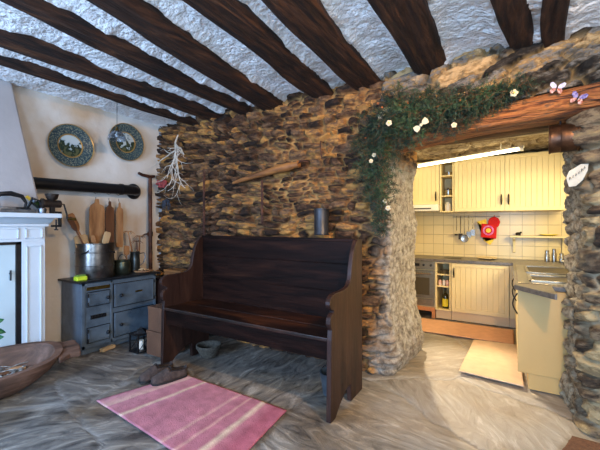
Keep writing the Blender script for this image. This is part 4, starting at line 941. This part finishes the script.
# T-handled pole
M_RUST = mat('rusty_iron', ['2a1812', '4a2a1c', '6b4028'], 9, .7, .5, metal=.3)
t = thing('auger', (-4.12, 2.92, 0), 'tall rusty iron pole with a T-shaped handle beside the stove', 'auger')
b = MB(); b.cyl((-4.08, 2.90, .0), (-4.12, 2.92, 1.98), .026, .024, 14); b.build('shaft', M_RUST, t, smooth=True)
b = MB(); b.tube([(-4.10, 2.74, 2.02), (-4.11, 2.80, 2.005), (-4.12, 2.92, 1.995), (-4.13, 2.99, 2.01)], [.018, .02, .024, .018], 10); b.build('cross_handle', M_RUST, t, smooth=True)
b = MB(); b.cyl((-4.095, 2.905, 1.20), (-4.10, 2.908, 1.26), .034, seg=14); b.tube([(-4.10, 2.90, 1.235), (-4.06, 2.80, 1.23), (-4.04, 2.74, 1.20)], .010); b.build('collar', M_RUST, t, smooth=True)

# ------------------------------------------------------------------ plates on the wall
def plate(loc, tilt, label, seed, r=.235):
    t = thing('wall_plate', loc, label, 'plate')
    M = Matrix.Translation(loc) @ Matrix.Rotation(PI/2, 4, 'Y')
    # ornamented rim material
    m = bpy.data.materials.new('patterned_rim'); m.use_nodes = True; N = m.node_tree.nodes; L = m.node_tree.links; b_ = N['Principled BSDF']; b_.inputs['Roughness'].default_value = .22; b_.inputs['Coat Weight'].default_value = .4
    tc = N.new('ShaderNodeTexCoord'); v = N.new('ShaderNodeTexVoronoi'); v.inputs['Scale'].default_value = 75; L.new(tc.outputs['Object'], v.inputs['Vector'])
    cr = N.new('ShaderNodeValToRGB'); L.new(v.outputs['Distance'], cr.inputs[0]); e = cr.color_ramp.elements
    e[0].position = .2; e[0].color = (*hexc('8f8a6c'), 1); e[1].position = .55; e[1].color = (*hexc('2c3e46'), 1); q = e.new(.36); q.color = (*hexc('5a6c68'), 1)
    L.new(cr.outputs[0], b_.inputs['Base Color'])
    b = MB(); b.lathe([(r*.56, .012), (r*.60, .014), (r*.95, .040), (r*.97, .041)], M=M, seg=56); b.build('rim', m, t, smooth=True)
    gold = mat('gilt_line', ['8c6c34', 'a88848'], 20, .3, .05, metal=.3)
    b = MB(); b.lathe([(r*.965, .041), (r, .044), (r, .036), (r*.6, .002), (0, .0)], M=M, seg=56); b.build('edge', gold, t, smooth=True)
    b = MB(); b.lathe([(r*.50, .0095), (r*.525, .013), (r*.56, .013)], M=M, seg=56); b.build('gilt_ring', gold, t, smooth=True)
    sc = bpy.data.materials.new('landscape_scene'); sc.use_nodes = True; N = sc.node_tree.nodes; L = sc.node_tree.links; b_ = N['Principled BSDF']; b_.inputs['Roughness'].default_value = .22; b_.inputs['Coat Weight'].default_value = .4
    tc = N.new('ShaderNodeTexCoord'); sp = N.new('ShaderNodeSeparateXYZ'); n = N.new('ShaderNodeTexNoise'); n.inputs['Scale'].default_value = 14+seed; n.inputs['Detail'].default_value = 5
    L.new(tc.outputs['Object'], sp.inputs[0]); L.new(tc.outputs['Object'], n.inputs['Vector'])
    a = N.new('ShaderNodeMath'); a.operation = 'MULTIPLY_ADD'; L.new(sp.outputs[2], a.inputs[0]); a.inputs[1].default_value = -2.4; a.inputs[2].default_value = loc[2]*2.4
    a2 = N.new('ShaderNodeMath'); a2.operation = 'MULTIPLY_ADD'; L.new(n.outputs['Fac'], a2.inputs[0]); a2.inputs[1].default_value = 1.5; L.new(a.outputs[0], a2.inputs[2])
    cr = N.new('ShaderNodeValToRGB'); L.new(a2.outputs[0], cr.inputs[0]); e = cr.color_ramp.elements
    e[0].position = .60; e[0].color = (*hexc('b9c4c4'), 1); e[1].position = 1.0; e[1].color = (*hexc('55583c'), 1)
    for p_, c in ((.70, '9fb0b4'), (.76, '2a3a2a'), (.90, '243026')): q = e.new(p_); q.color = (*hexc(c), 1)
    L.new(cr.outputs[0], b_.inputs['Base Color'])
    b = MB(); b.lathe([(0, .008), (r*.50, .0095)], M=M, seg=56); b.build('picture_centre', sc, t, smooth=True)
plate((-4.165, 1.955, 2.225), 0, 'decorated wall plate with a landscape, the left one of the two', 3)
plate((-4.165, 2.60, 2.395), 0, 'decorated wall plate with a landscape, the right one behind the hanging lamp', 8)
# pendant lamp
t = thing('pendant_lamp', (-3.55, 2.10, 2.3), 'small glass pendant lamp on a thin cord in front of the right plate', 'lamp')
lp = pt(117, 140, X=-3.60)
LX, LY, LZ = lp
M_GLS = bpy.data.materials.new('clear_glass'); M_GLS.use_nodes = True; q = M_GLS.node_tree.nodes['Principled BSDF']; q.inputs['Transmission Weight'].default_value = .95; q.inputs['Roughness'].default_value = .08; q.inputs['IOR'].default_value = 1.2; q.inputs['Base Color'].default_value = (.55, .62, .70, 1)
b = MB(); b.cyl((LX, LY, LZ+.14), (LX, LY, ZC-.01), .0025, seg=6); b.build('cord', M_BLACK, t)
b = MB(); b.lathe([(0, .15), (.008, .14), (.012, .12), (.020, .11), (.022, .095), (.0, .095)], (LX, LY, LZ), 16); b.build('cap', M_BRASS, t, smooth=True)
b = MB(); b.lathe([(.02, .095), (.05, .086), (.082, .045), (.090, .0), (.087, .0), (.078, .043), (.047, .082), (.018, .092)], (LX, LY, LZ), 24); b.build('shade', M_GLS, t, smooth=True)
b = MB(); b.ball((LX, LY, LZ+.05), .022); b.cyl((LX, LY, LZ+.06), (LX, LY, LZ+.095), .012); b.build('bulb', M_WHITE, t, smooth=True)

# ------------------------------------------------------------------ things on the stone wall
def wy_(x): return yfront(x)-.05
M_YOKE = mat('yoke_wood', ['4a2d16', '85552a', 'a87038'], 3, .6, .4, stretch=(.9, 4, 4), bscale=7, dist=.006)
p0 = pt(233, 183, Y=3.00); p1 = pt(299, 164, Y=2.97)
t = thing('wooden_club', p0.lerp(p1, .5), 'long tapered orange-brown wooden club hung slanting on the stone wall', 'club')
b = MB(); n = 14; b.tube([p0.lerp(p1, k/n)+Vector((0, 0, .010*math.sin(PI*k/n))) for k in range(n+1)], [.014+.034*(k/n)**.7*(1 if k < n-1 else .6) for k in range(n+1)], 14); b.build('shaft', M_YOKE, t, smooth=True)
b = MB(); b.tube([p1+Vector((-.02, -.0, .0)), p1+Vector((.03, -.01, .03)), p1+Vector((.09, .03, .02))], [.012, .008, .006]); b.build('hook', M_RUST, t, smooth=True)
a_, c_ = pt(262, 180, Y=3.01), pt(262, 222, Y=3.01)
t = thing('iron_hook_bar', a_, 'short dark notched iron bar hanging below the wooden club', 'iron bar')
b = MB(); b.box((a_+c_)/2, (.022, .012, (a_-c_).z)); 
for k in range(7): b.box(c_+Vector((.014, 0, .05+k*.05)), (.018, .012, .02), ry=.5)
b.build('bar', M_RUST, t, bevel=.002)
b = MB(); b.tube([c_+Vector((0, 0, 0)), c_+Vector((.01, -.02, -.03)), c_+Vector((.035, -.03, -.02)), c_+Vector((.04, -.03, .01))], .006); b.build('hook', M_RUST, t, smooth=True)
a_, c_ = pt(204, 172, Y=3.00), pt(204, 242, Y=3.00)
t = thing('iron_trammel', a_, 'long straight dark iron bar hanging on the wall above the bench left end', 'iron bar')
b = MB(); b.box((a_+c_)/2, (.03, .012, (a_-c_).z)); b.build('bar', M_RUST, t, bevel=.002)
b = MB(); b.lathe([(.018, 0), (.024, .004), (.018, .008), (.018, 0)], M=Matrix.Translation(a_+Vector((0, 0, .02))) @ Matrix.Rotation(PI/2, 4, 'X'), seg=14); b.build('ring', M_RUST, t, smooth=True)
a_ = pt(322, 142, Y=3.02); b = MB(); b.tube([a_+Vector((0, .04, 0)), a_+Vector((0, -.03, 0)), a_+Vector((0, -.035, -.06)), a_+Vector((0, -.0, -.17))], .006)
tag(b.build('wall_nail', M_RUST, smooth=True), 'long bent iron nail high on the stone wall above the canister', 'nail')
c_ = pt(321.5, 235, Y=2.93)
M_ZINC = mat('dark_zinc', ['2e2e31', '46474b'], 7, .42, .15, metal=.6)
t = thing('wall_canister', c_, 'dark metal canister hung on the stone wall just above the bench back', 'canister')
b = MB(); b.lathe([(0, 0), (.068, 0), (.073, .006), (.070, .012), (.070, .235), (.075, .24), (.075, .25), (.066, .25), (.064, .02), (0, .02)], c_, 28); b.build('can', M_ZINC, t, smooth=True)
b = MB(); b.tube([c_+Vector((.03, .06, .22)), c_+Vector((.01, .09, .27)), c_+Vector((0, .16, .28))], .005); b.build('hanger', M_RUST, t, smooth=True)
# white twisted branch
def limb(b, p, d, L_, r, depth):
    pts = [p]; rs = [r]; q = Vector(p); n = max(3, int(L_/.045))
    for k in range(n):
        d = (d+Vector((random.uniform(-.38, .38), random.uniform(-.16, .13), random.uniform(-.38, .30)))).normalized()
        q = q+d*L_/n; q.y = min(q.y, 3.02); q.y = max(q.y, 2.80); pts.append(q.copy()); rs.append(r*(1-.55*(k+1)/n))
        if depth > 0 and k > 0 and random.random() < .62:
            s_ = random.choice((-1, 1)); limb(b, q.copy(), (d+Vector((s_*random.uniform(.5, 1.1), random.uniform(-.2, .1), random.uniform(-.3, .3)))).normalized(), L_*random.uniform(.4, .62), rs[-1]*.75, depth-1)
    b.tube(pts, rs, 6)
M_BRANCH = mat('bleached_branch', ['b5a998', 'd8cdbd'], 14, .7, .2)
bp_ = pt(178, 135, Y=2.98); b = MB()
random.seed(21)
mid = bp_+Vector((.015, -.05, -.22))
b.tube([bp_, bp_+Vector((-.012, -.03, -.10)), mid], [.008, .012, .013], 8)
for dx, dz, L_ in ((-.95, -.30, .30), (-.55, -.75, .46), (.95, -.25, .22), (.42, -.9, .50), (-.12, -1, .52)):
    limb(b, mid.copy()+Vector((0, 0, random.uniform(0, .1))), Vector((dx, -.05, dz)).normalized(), L_, .0095, 2)
tag(b.build('hanging_branch', M_BRANCH, smooth=True), 'bleached white twisted branch hanging in the corner of the stone wall', 'branch')
b = MB(); c_ = pt(164, 184, Y=3.0)
b.ball(c_+Vector((0, -.02, 0)), .05, 10, (1.6, .5, .7))
for k in range(34): b.ball(c_+Vector((max(-.1, min(.1, random.gauss(0, .05))), random.gauss(-.03, .012), max(-.04, min(.04, random.gauss(0, .025))))), random.uniform(.010, .022), 8)
tag(b.build('dried_flowers', mat('dusty_red_petals', ['7a2a28', 'a04848'], 30, .9, .2), smooth=True), 'bunch of dusty red dried flowers behind the white branch', 'flowers')
b = MB(); c_ = pt(168, 203, Y=3.0)
for k in range(40):
    a = random.uniform(0, 2*PI); b.tube([c_+Vector((0, -.02, .05)), c_+Vector((.06*math.cos(a), -.03+.02*math.sin(a), random.uniform(-.0, .03))), c_+Vector((random.uniform(.05, .11)*math.cos(a), -.03+.04*math.sin(a), random.uniform(-.11, .02)))], [.004, .006, .002], 5)
tag(b.build('heather_bunch', mat('dark_slate_twigs', ['22262e', '3a404c'], 30, .9, .2), smooth=True), 'dark dry bunch of twigs below the red flowers in the corner', 'bunch')

# ------------------------------------------------------------------ boxes, lantern, things by the bench
M_CARD = mat('brown_card', ['5a3a26', '6e4830'], 4, .8, .15, bscale=30)
def carton(x0, x1, y0, y1, z0, z1, label):
    t = thing('brown_box', ((x0+x1)/2, (y0+y1)/2, z0), label, 'box', 'brown boxes stacked by the bench')
    b = MB(); b.bx(x0, x1, y0, y1, z0, z1-.03); b.build('box_body', M_CARD, t, bevel=.003)
    b = MB(); b.bx(x0-.004, x1+.004, y0-.004, y1+.004, z1-.032, z1-.002); b.build('lid', M_CARD, t, bevel=.003)
carton(-3.26, -3.0, 2.27, 2.55, 0, .25, 'brown box at the bottom of the stack left of the bench')
carton(-3.25, -3.0, 2.28, 2.55, .25, .50, 'brown box on top of the stack left of the bench')
t = thing('iron_lantern', (-3.43, 2.36, 0), 'small black iron lantern on the floor between stove and boxes', 'lantern')
b = MB(); x0, x1, y0, y1 = -3.47, -3.33, 2.22, 2.38
for x in (x0, x1):
    for y in (y0, y1): b.bx(x-.007, x+.007, y-.007, y+.007, 0, .19)
b.bx(x0-.01, x1+.01, y0-.01, y1+.01, 0, .015); b.bx(x0-.01, x1+.01, y0-.01, y1+.01, .18, .195)
for x in (x0, x1): b.tube([(x, y0, .02), (x, y1, .18)], .004, 6)
for y in (y0, y1): b.tube([(x0, y, .02), (x1, y, .18)], .004, 6)
b.build('frame', M_BLACK, t)
b = MB(); b.lathe([(.085, .195), (.04, .23), (.015, .24), (.015, .25), (0, .25)], ((x0+x1)/2, (y0+y1)/2, 0), 4); b.build('roof', M_BLACK, t)
b = MB(); b.cyl(((x0+x1)/2, (y0+y1)/2, .016), ((x0+x1)/2, (y0+y1)/2, .11), .028); b.build('candle', M_WHITE, t, smooth=True)
# low chest in the corner and a box on it
t = thing('corner_chest', (-3.62, 2.86, 0), 'dark wooden chest in the dark corner behind the bench', 'chest')
b = MB(); b.bx(-3.93, -3.28, 2.78, 3.0, 0, .66); b.build('body', M_BENCHV, t, bevel=.005)
b = MB(); b.bx(-3.95, -3.26, 2.76, 3.0, .66, .69); b.build('lid', M_BENCH, t, bevel=.005)
t = thing('wooden_box', (-3.52, 2.88, .69), 'small plain brown wooden box standing on the corner chest', 'box')
b = MB(); b.bx(-3.66, -3.36, 2.79, 2.96, .691, .77); b.build('body', M_YOKE, t, bevel=.003)
b = MB(); b.bx(-3.665, -3.355, 2.785, 2.965, .772, .80); b.build('lid', M_YOKE, t, bevel=.003)
t = thing('wicker_basket', (-2.68, 2.56, 0), 'shallow grey wicker basket under the left end of the bench', 'basket')
M_WICK = mat('grey_wicker', ['2e2a24', '585145'], 60, .85, .8, bscale=120)
b = MB(); b.lathe([(0, .0), (.075, 0), (.095, .035), (.112, .08), (.118, .11), (.109, .11), (.103, .08), (.08, .025), (0, .02)], (-2.655, 2.56, 0), 30); b.build('bowl', M_WICK, t, smooth=True)
b = MB()
for k in range(4): b.tube([(-2.655+.118*math.cos(a), 2.56+.118*math.sin(a), .105+.012*math.sin(9*a+k*PI/2)) for a in [2*PI*j/36 for j in range(37)]], .008, 6)
b.build('braided_rim', M_WICK, t, smooth=True)
t = thing('zinc_pail', (-1.22, 2.46, 0), 'pale grey metal pail half hidden behind the bench right panel', 'pail')
b = MB(); b.lathe([(0, 0), (.07, 0), (.095, .17), (.10, .18), (.088, .18), (.064, .01), (0, .01)], (-1.22, 2.50, 0)); b.build('pail_body', mat('pale_zinc', ['434b52', '5d666d'], 8, .45, .1, metal=.5), t, smooth=True)
b = MB(); b.tube([(-1.22+.095*math.cos(a), 2.50+.02, .17+.05*math.sin(a)) for a in [PI*k/10 for k in range(11)]], .004); b.build('bail_handle', M_BLACK, t, smooth=True)
b = MB(); b.box((-3.72, 2.12, .018), (.05, .16, .034), .2); tag(b.build('wooden_block', M_WOODL, bevel=.004), 'small pale wooden block on the floor in front of the stove', 'block')

# ------------------------------------------------------------------ wooden trough with kindling
M_TROUGH = mat('carved_trough_wood', ['3c2a20', '5c4233', '76594a'], 2.5, .7, .8, stretch=(4, .9, 4), bscale=6, dist=.012, distort=.5)
TC = Vector((-3.49, .93, 0)); TA = math.radians(-10)
def tz(off, z): return max(0.0, .78*z-.34*off)
t = thing('dough_trough', TC, 'long hand-carved wooden trough on the floor at the left edge', 'trough')
ax = Vector((-math.sin(TA), math.cos(TA), 0)); sx = Vector((math.cos(TA), math.sin(TA), 0))
b = MB(); n = 48; LA, LB, HR = .60, .205, .34
def ring(f, z, wob=0): 
    out = []
    for k in range(n):
        a = 2*PI*k/n; c, s_ = math.cos(a), math.sin(a)
        q = (abs(c)**2.5+abs(s_)**2.5)**(-1/2.5)
        out.append(b.bm.verts.new(TC+sx*(c*q*LB*f)+ax*(s_*q*LA*(f*.9+.1))+Vector((0, 0, tz(c*q*LB*f, z)+wob*math.cos(2*a)))))
    return out
R_ = [ring(.34, .0), ring(.50, .04), ring(.68, .10), ring(.86, .20), ring(1.0, .33, -.012), ring(1.005, .345, -.012), ring(.90, .347, -.012), ring(.84, .27, 0), ring(.76, .20), ring(.58, .14), ring(.3, .11)]
b.bm.faces.new(R_[0][::-1]); b.bm.faces.new(R_[-1])
for i in range(len(R_)-1):
    for k in range(n): b.bm.faces.new((R_[i][k], R_[i][(k+1) % n], R_[i+1][(k+1) % n], R_[i+1][k]))
b.build('basin', M_TROUGH, t, smooth=True, angle=50)
for s_ in (1, -1):
    b = MB(); e = TC+ax*s_*LA
    poly = [e+ax*s_*q_[0]+sx*q_[1]-Vector((0, 0, .34*q_[1])) for q_ in ((-.05, .13), (.0, .115), (.04, .095), (.12, .10), (.14, 0), (.12, -.10), (.04, -.095), (.0, -.115), (-.05, -.13))]
    b.prism([p+Vector((0, 0, .215)) for p in poly], (0, 0, .045)); b.build('grip', M_TROUGH, t, bevel=.010)
M_KIND = mat('grey_kindling', ['3a3734', '7d7972', 'b0aca5'], 25, .8, .3, pos=[.3, .5, .66])
random.seed(4); b = MB()
for k in range(190):
    c = TC+ax*max(-.3, min(.33, random.gauss(.12, .15)))+sx*max(-.09, min(.09, random.gauss(.01, .045)))+Vector((0, 0, .135+abs(random.gauss(0, .025))))
    a = random.uniform(0, PI); d = (ax*math.cos(a)+sx*math.sin(a)*.7+Vector((0, 0, random.uniform(-.25, .25)))).normalized()*random.uniform(.03, .085)
    if k % 3: b.tube([c-d, c+Vector((0, 0, .006)), c+d], [.003, .0045, .003], 5)
    else: b.box(c, (.02, .06, .006), random.uniform(0, 3), random.uniform(-.4, .4))
tag(b.build('kindling', M_KIND), 'pale grey kindling twigs and chips lying in the trough', 'kindling', kind='stuff')
for i, (da, ds, rz) in enumerate(((.28, -.02, .3), (.20, .05, -.2))):
    c = TC+ax*da+sx*ds*.5+Vector((0, 0, .17)); b = MB(); d = (ax*math.cos(rz)+sx*math.sin(rz))*.07
    b.tube([c-d, c-d*.3, c+d*.6, c+d], [.016, .024, .022, .012], 7)
    tag(b.build('firewood_stick', [M_WOODU, M_WOODD][i], smooth=True), ['short tan firewood stick at the right end inside the trough', 'short brown firewood stick beside the tan one in the trough'][i], 'stick')
# leafy sprig at the far left
t = thing('leafy_sprig', (-3.52, 1.0, .10), 'green leafy sprig standing up in the trough in front of the pale board', 'plant')
b = MB(); b.tube([(-3.50, 1.02, .12), (-3.50, 1.03, .36), (-3.50, 1.05, .58)], [.006, .005, .003]); b.build('stem', M_WOODD, t, smooth=True)
M_LEAF = mat('leaf_green', ['16502a', '22703c'], 10, .45, .1)
def leaf(b, p, d, L_, w_):
    d = Vector(d).normalized(); s_ = d.cross(Vector((.8, -.3, .5))).normalized(); p = Vector(p); up = s_.cross(d)
    rows = []
    for k in range(7):
        f = k/6; hw_ = w_*math.sin(PI*min(1, f*.97+.02))**.8; c = p+d*L_*f-up*.0*f+Vector((0, 0, -.18*L_*f*f))
        rows.append([b.bm.verts.new(c-s_*hw_+up*hw_*.25), b.bm.verts.new(c), b.bm.verts.new(c+s_*hw_+up*hw_*.25)])
    for k in range(6):
        for j in (0, 1): b.bm.faces.new((rows[k][j], rows[k+1][j], rows[k+1][j+1], rows[k][j+1]))
b = MB()
for p, d in (((-3.495, 1.05, .56), (.3, .9, .55)), ((-3.50, 1.05, .58), (.3, .6, 1)), ((-3.49, 1.045, .52), (.3, .9, -.1)), ((-3.48, 1.04, .47), (.4, -.9, .4)), ((-3.49, 1.045, .55), (.2, -.9, .5)), ((-3.48, 1.04, .45), (.5, .7, .3))): leaf(b, p, d, .11, .026)
b.build('leaves', M_LEAF, t, smooth=True, solid=.001)

# ------------------------------------------------------------------ evergreen garland, ornaments
M_FIR = mat('fir_needles', ['12221a', '213a26', '3a5632'], 6, .6, 0)
gpath = [(527, 93), (505, 99), (480, 107), (455, 116), (432, 120), (412, 118), (392, 122), (380, 134), (375, 155), (378, 178), (383, 200), (386, 232)]
gw = [4, 9, 13, 19, 24, 26, 27, 26, 22, 18, 13, 3]
random.seed(9)
t = thing('evergreen_garland', pt(395, 118, Y=2.95), 'dark green fir garland draped over the lintel and down the left jamb', 'garland')
NV = []; NF = []
def needle(p, d, L_, w_):
    s_ = d.cross(Vector((random.gauss(0, 1), random.gauss(0, 1), random.gauss(0, 1)))).normalized()*w_
    i = len(NV); NV.extend([tuple(p-s_), tuple(p+s_), tuple(p+d*L_+s_*.3), tuple(p+d*L_-s_*.3)]); NF.append((i, i+1, i+2, i+3))
seg = [math.hypot(gpath[i+1][0]-gpath[i][0], gpath[i+1][1]-gpath[i][1])*(gw[i]+gw[i+1]) for i in range(len(gpath)-1)]
tot = sum(seg); stems = MB()
def wallY(x): return (2.99 if x < -.93 else 2.88-.06*min(1, (x+.93)/.6))
for i in range(len(seg)):
    cnt = max(10, int(2600*seg[i]/tot))
    for k in range(cnt):
        f = random.random(); px_ = gpath[i][0]*(1-f)+gpath[i+1][0]*f; py_ = gpath[i][1]*(1-f)+gpath[i+1][1]*f; w_ = gw[i]*(1-f)+gw[i+1]*f
        dx, dy = gpath[i+1][0]-gpath[i][0], gpath[i+1][1]-gpath[i][1]; ll = math.hypot(dx, dy)
        o_ = max(-1.05, min(1.05, random.gauss(0, .52)))*w_; px_ += -dy/ll*o_; py_ += dx/ll*o_
        p = pt(px_, py_, Y=2.95); p.y = wallY(p.x)-random.random()*.16*(1-min(1, abs(o_/w_))**2)-.0
        d = Vector((random.gauss(0, 1)+.0, random.gauss(-.5, .6), random.gauss(-.45, .8))).normalized(); L_ = random.uniform(.05, .10)
        if k % 2 == 0: stems.tube([p, p+d*L_], [.0022, .001], 4, caps=False)
        for q in range(17):
            g = (q+.5)/17; a = random.uniform(0, 2*PI); u_ = d.orthogonal().normalized(); v_ = d.cross(u_)
            nd = (d*.75+(u_*math.cos(a)+v_*math.sin(a))).normalized(); needle(p+d*L_*g, nd, random.uniform(.015, .028), .0021)
me = bpy.data.meshes.new('foliage'); me.from_pydata(NV, [], NF); me.update(); me.materials.append(M_FIR)
o = bpy.data.objects.new('foliage', me); COL.objects.link(o); o.parent = t; o.matrix_parent_inverse = Matrix.Translation(-t.location)
for x_ in [pt(g[0], g[1], Y=2.95) for g in gpath]: x_.y = wallY(x_.x)-.03
gp = [pt(g[0], g[1], Y=2.95) for g in gpath]
for g in gp: g.y = wallY(g.x)-.03
stems.tube(gp, .008, 6); stems.build('stem', M_WOODD, t)
# small rust berries of the garland
M_BERRY = mat('rust_berries', ['8a4420', 'b0622c'], 20, .5, 0)
for k in range(10):
    i = random.randrange(3, 9); p = pt(gpath[i][0]+random.uniform(-14, 14), gpath[i][1]+random.uniform(-14, 14), Y=2.95); p.y = wallY(p.x)-.11
    b = MB(); b.ball(p, .010, 8); b.build('berry', M_BERRY, t, smooth=True)
M_PAPER = mat('ivory_silk', ['b3a68a', 'c9bc9c'], 20, .8, .1)
def butterfly(px_, py_, size, ang, m, m2, label, y=None, group=None, cat='butterfly'):
    p = pt(px_, py_, Y=2.95); p.y = (wallY(p.x)-.14) if y is None else y
    p = pt(px_, py_, Y=p.y)
    t = thing('butterfly_ornament', p, label, cat, group)
    for s_ in (-1, 1):
        b = MB(); R2 = Matrix.Translation(p) @ Matrix.Rotation(ang, 4, 'Y') @ Matrix.Rotation(s_*.45, 4, 'Z')
        up_ = [(0, 0), (.25, .55), (.75, .95), (1.05, .85), (1.0, .45), (.6, .05)]; lo = [(0, 0), (.6, .0), (.85, -.25), (.7, -.65), (.4, -.7), (.1, -.3)]
        b.prism([R2 @ Vector((s_*a*size, 0, c*size)) for a, c in up_], R2.to_3x3() @ Vector((0, .002, 0)))
        wing = b.build('wing', m, t)
        b = MB(); b.prism([R2 @ Vector((s_*a*size, -.001, c*size)) for a, c in lo], R2.to_3x3() @ Vector((0, .002, 0))); b.build('lower_wing', m2, wing)
    b = MB(); R3 = Matrix.Rotation(ang, 3, 'Y'); b.tube([p+R3 @ Vector((0, -.004, -.5*size)), p+R3 @ Vector((0, -.006, 0)), p+R3 @ Vector((0, -.004, .55*size))], [.002, .005, .003], 6); b.build('body', M_BLK, t, smooth=True)
M_LILAC = mat('lilac_wing', ['a9a6c8', 'd2cfe2'], 60, .6, 0, pos=[.4, .6]); M_ORW = mat('orange_wing', ['8c3c24', 'c8a8a0'], 70, .6, 0, pos=[.4, .6]); M_VIO = mat('violet_wing', ['4a3c7a', '9088b8'], 70, .6, 0, pos=[.4, .6])
butterfly(557, 88, .045, .25, M_LILAC, M_ORW, 'lilac butterfly ornament on the lintel, the left of two', y=2.76)
butterfly(578, 98, .045, .45, M_VIO, M_ORW, 'violet and orange butterfly ornament on the lintel, the right of two', y=2.76)
def bow(px_, py_, s, ang, label):
    p = pt(px_, py_, Y=2.65); t = thing('silk_bow', p, label, 'bow'); R2 = Matrix.Translation(p) @ Matrix.Rotation(ang, 4, 'Y')
    for q in (-1, 1):
        b = MB(); b.prism([R2 @ Vector((q*a*s, -.006*q, c*s)) for a, c in ((.05, .0), (.5, .42), (1.0, .5), (1.1, 0), (.95, -.45), (.5, -.35))], R2.to_3x3() @ Vector((0, .008, 0))); b.build('loop', M_PAPER, t, bevel=.003)
    b = MB(); b.ball(p, .22*s, 10); b.build('knot', M_PAPER, t, smooth=True)
bow(421, 125, .055, -.62, 'ivory silk bow slanting on the garland above the jamb edge')
def blossom(px_, py_, s, label, n=5):
    p = pt(px_, py_, Y=2.80 if px_ < 386 else 2.67); t = thing('silk_flower', p, label, 'flower', 'white silk flowers on the garland')
    for k in range(n):
        a = 2*PI*k/n+px_; b = MB(); c = p+Vector((math.cos(a)*s*.6, 0, math.sin(a)*s*.6)); b.ball(c, s*.6, 10, (1, .35, 1)); b.build('petal', M_PAPER, t, smooth=True)
    b = MB(); b.ball(p+Vector((0, -.01, 0)), s*.25, 8); b.build('centre', M_YELC, t, smooth=True)
blossom(381, 116, .026, 'large ivory silk flower at the upper left bend of the garland'); blossom(389, 123, .021, 'ivory silk flower touching the large one, on its lower right')
blossom(374, 155, .016, 'small white silk flower at the garland left side, upper of a close pair'); blossom(371, 161, .016, 'small white silk flower at the garland left side, lower of a close pair')
blossom(385, 201, .017, 'small white silk flower near the garland bottom tip, upper'); blossom(388, 208, .018, 'small white silk flower near the garland bottom tip, lower')
blossom(454, 125, .017, 'small white silk flower under the garland above the kitchen light'); blossom(514, 93, .021, 'white silk flower at the right end tip of the garland')

# metal can under the lintel, white tag on the jamb
M_COPPER = mat('old_copper', ['2a1c14', '4c3424', '6b4a34'], 8, .38, .2, metal=.7)
t = thing('copper_pot', (.33, 3.02, 1.93), 'old dark copper pot lying sideways under the lintel right end', 'pot')
c_ = Vector((.235, 2.97, 1.945)); M = Matrix.Translation(c_) @ Matrix.Rotation(math.radians(-4), 4, 'Z') @ Matrix.Rotation(PI/2, 4, 'Y')
b = MB(); b.lathe([(.0, .02), (.088, .02), (.09, 0), (.098, -.004), (.100, .0), (.098, .006), (.095, .01), (.095, .06), (.098, .065), (.095, .07), (.095, .15), (.10, .155), (.10, .165), (0, .165)], M=M, seg=32); b.build('pot_body', M_COPPER, t, smooth=True)
b = MB(); b.tube([M @ Vector((.095, 0, .02)), M @ Vector((.13, .0, .05)), M @ Vector((.13, 0, .11)), M @ Vector((.095, 0, .14))], .005) if False else b.tube([(.30, 3.0, 2.02), (.30, 3.0, 2.10)], .006); b.build('hanger', M_BLACK, t, smooth=True)
M_TAG = mat('white_slate_tag', ['a8a496', 'bdb8a8'], 15, .7, .2)
t = thing('name_tag', pt(577, 176, X=.40), 'whitish leaf-shaped sign with scribbled lettering on the right jamb', 'sign')
out = [(566, 178), (569, 171), (576, 167), (584, 162), (589, 160), (588, 170), (583, 180), (576, 186), (569, 187)]
def jm(x, y, X=.335): return pt(x, y, Y=2.86+0*x)
pp = [pt(x, y, Y=2.88-.012*(x-566)/23) for x, y in out]
b = MB(); b.prism(pp, (0, .014, 0)); tg_ = b.build('plaque', M_TAG, t, bevel=.003)
b = MB()
for (x0, y0, ch) in ((569.5, 180, 0), (572.5, 178, 1), (575.5, 176, 2), (578.5, 174, 1), (581.5, 171.5, 0), (584, 169, 2)):
    def q(dx, dy): return pt(x0+dx, y0+dy-.5*dx, Y=2.862)
    st = [[q(0, 0), q(.2, -3)], [q(0, -1.6), q(1.4, -2), q(1.5, 0)]] if ch == 0 else ([[q(1.4, -2), q(.1, -1.6), q(.2, -.2), q(1.5, -.4)]] if ch == 1 else [[q(0, 0), q(.6, -2.4), q(1.3, -.2)]])
    for s_ in st: b.tube(s_, .0015, 5)
b.build('lettering', M_BLK, t)
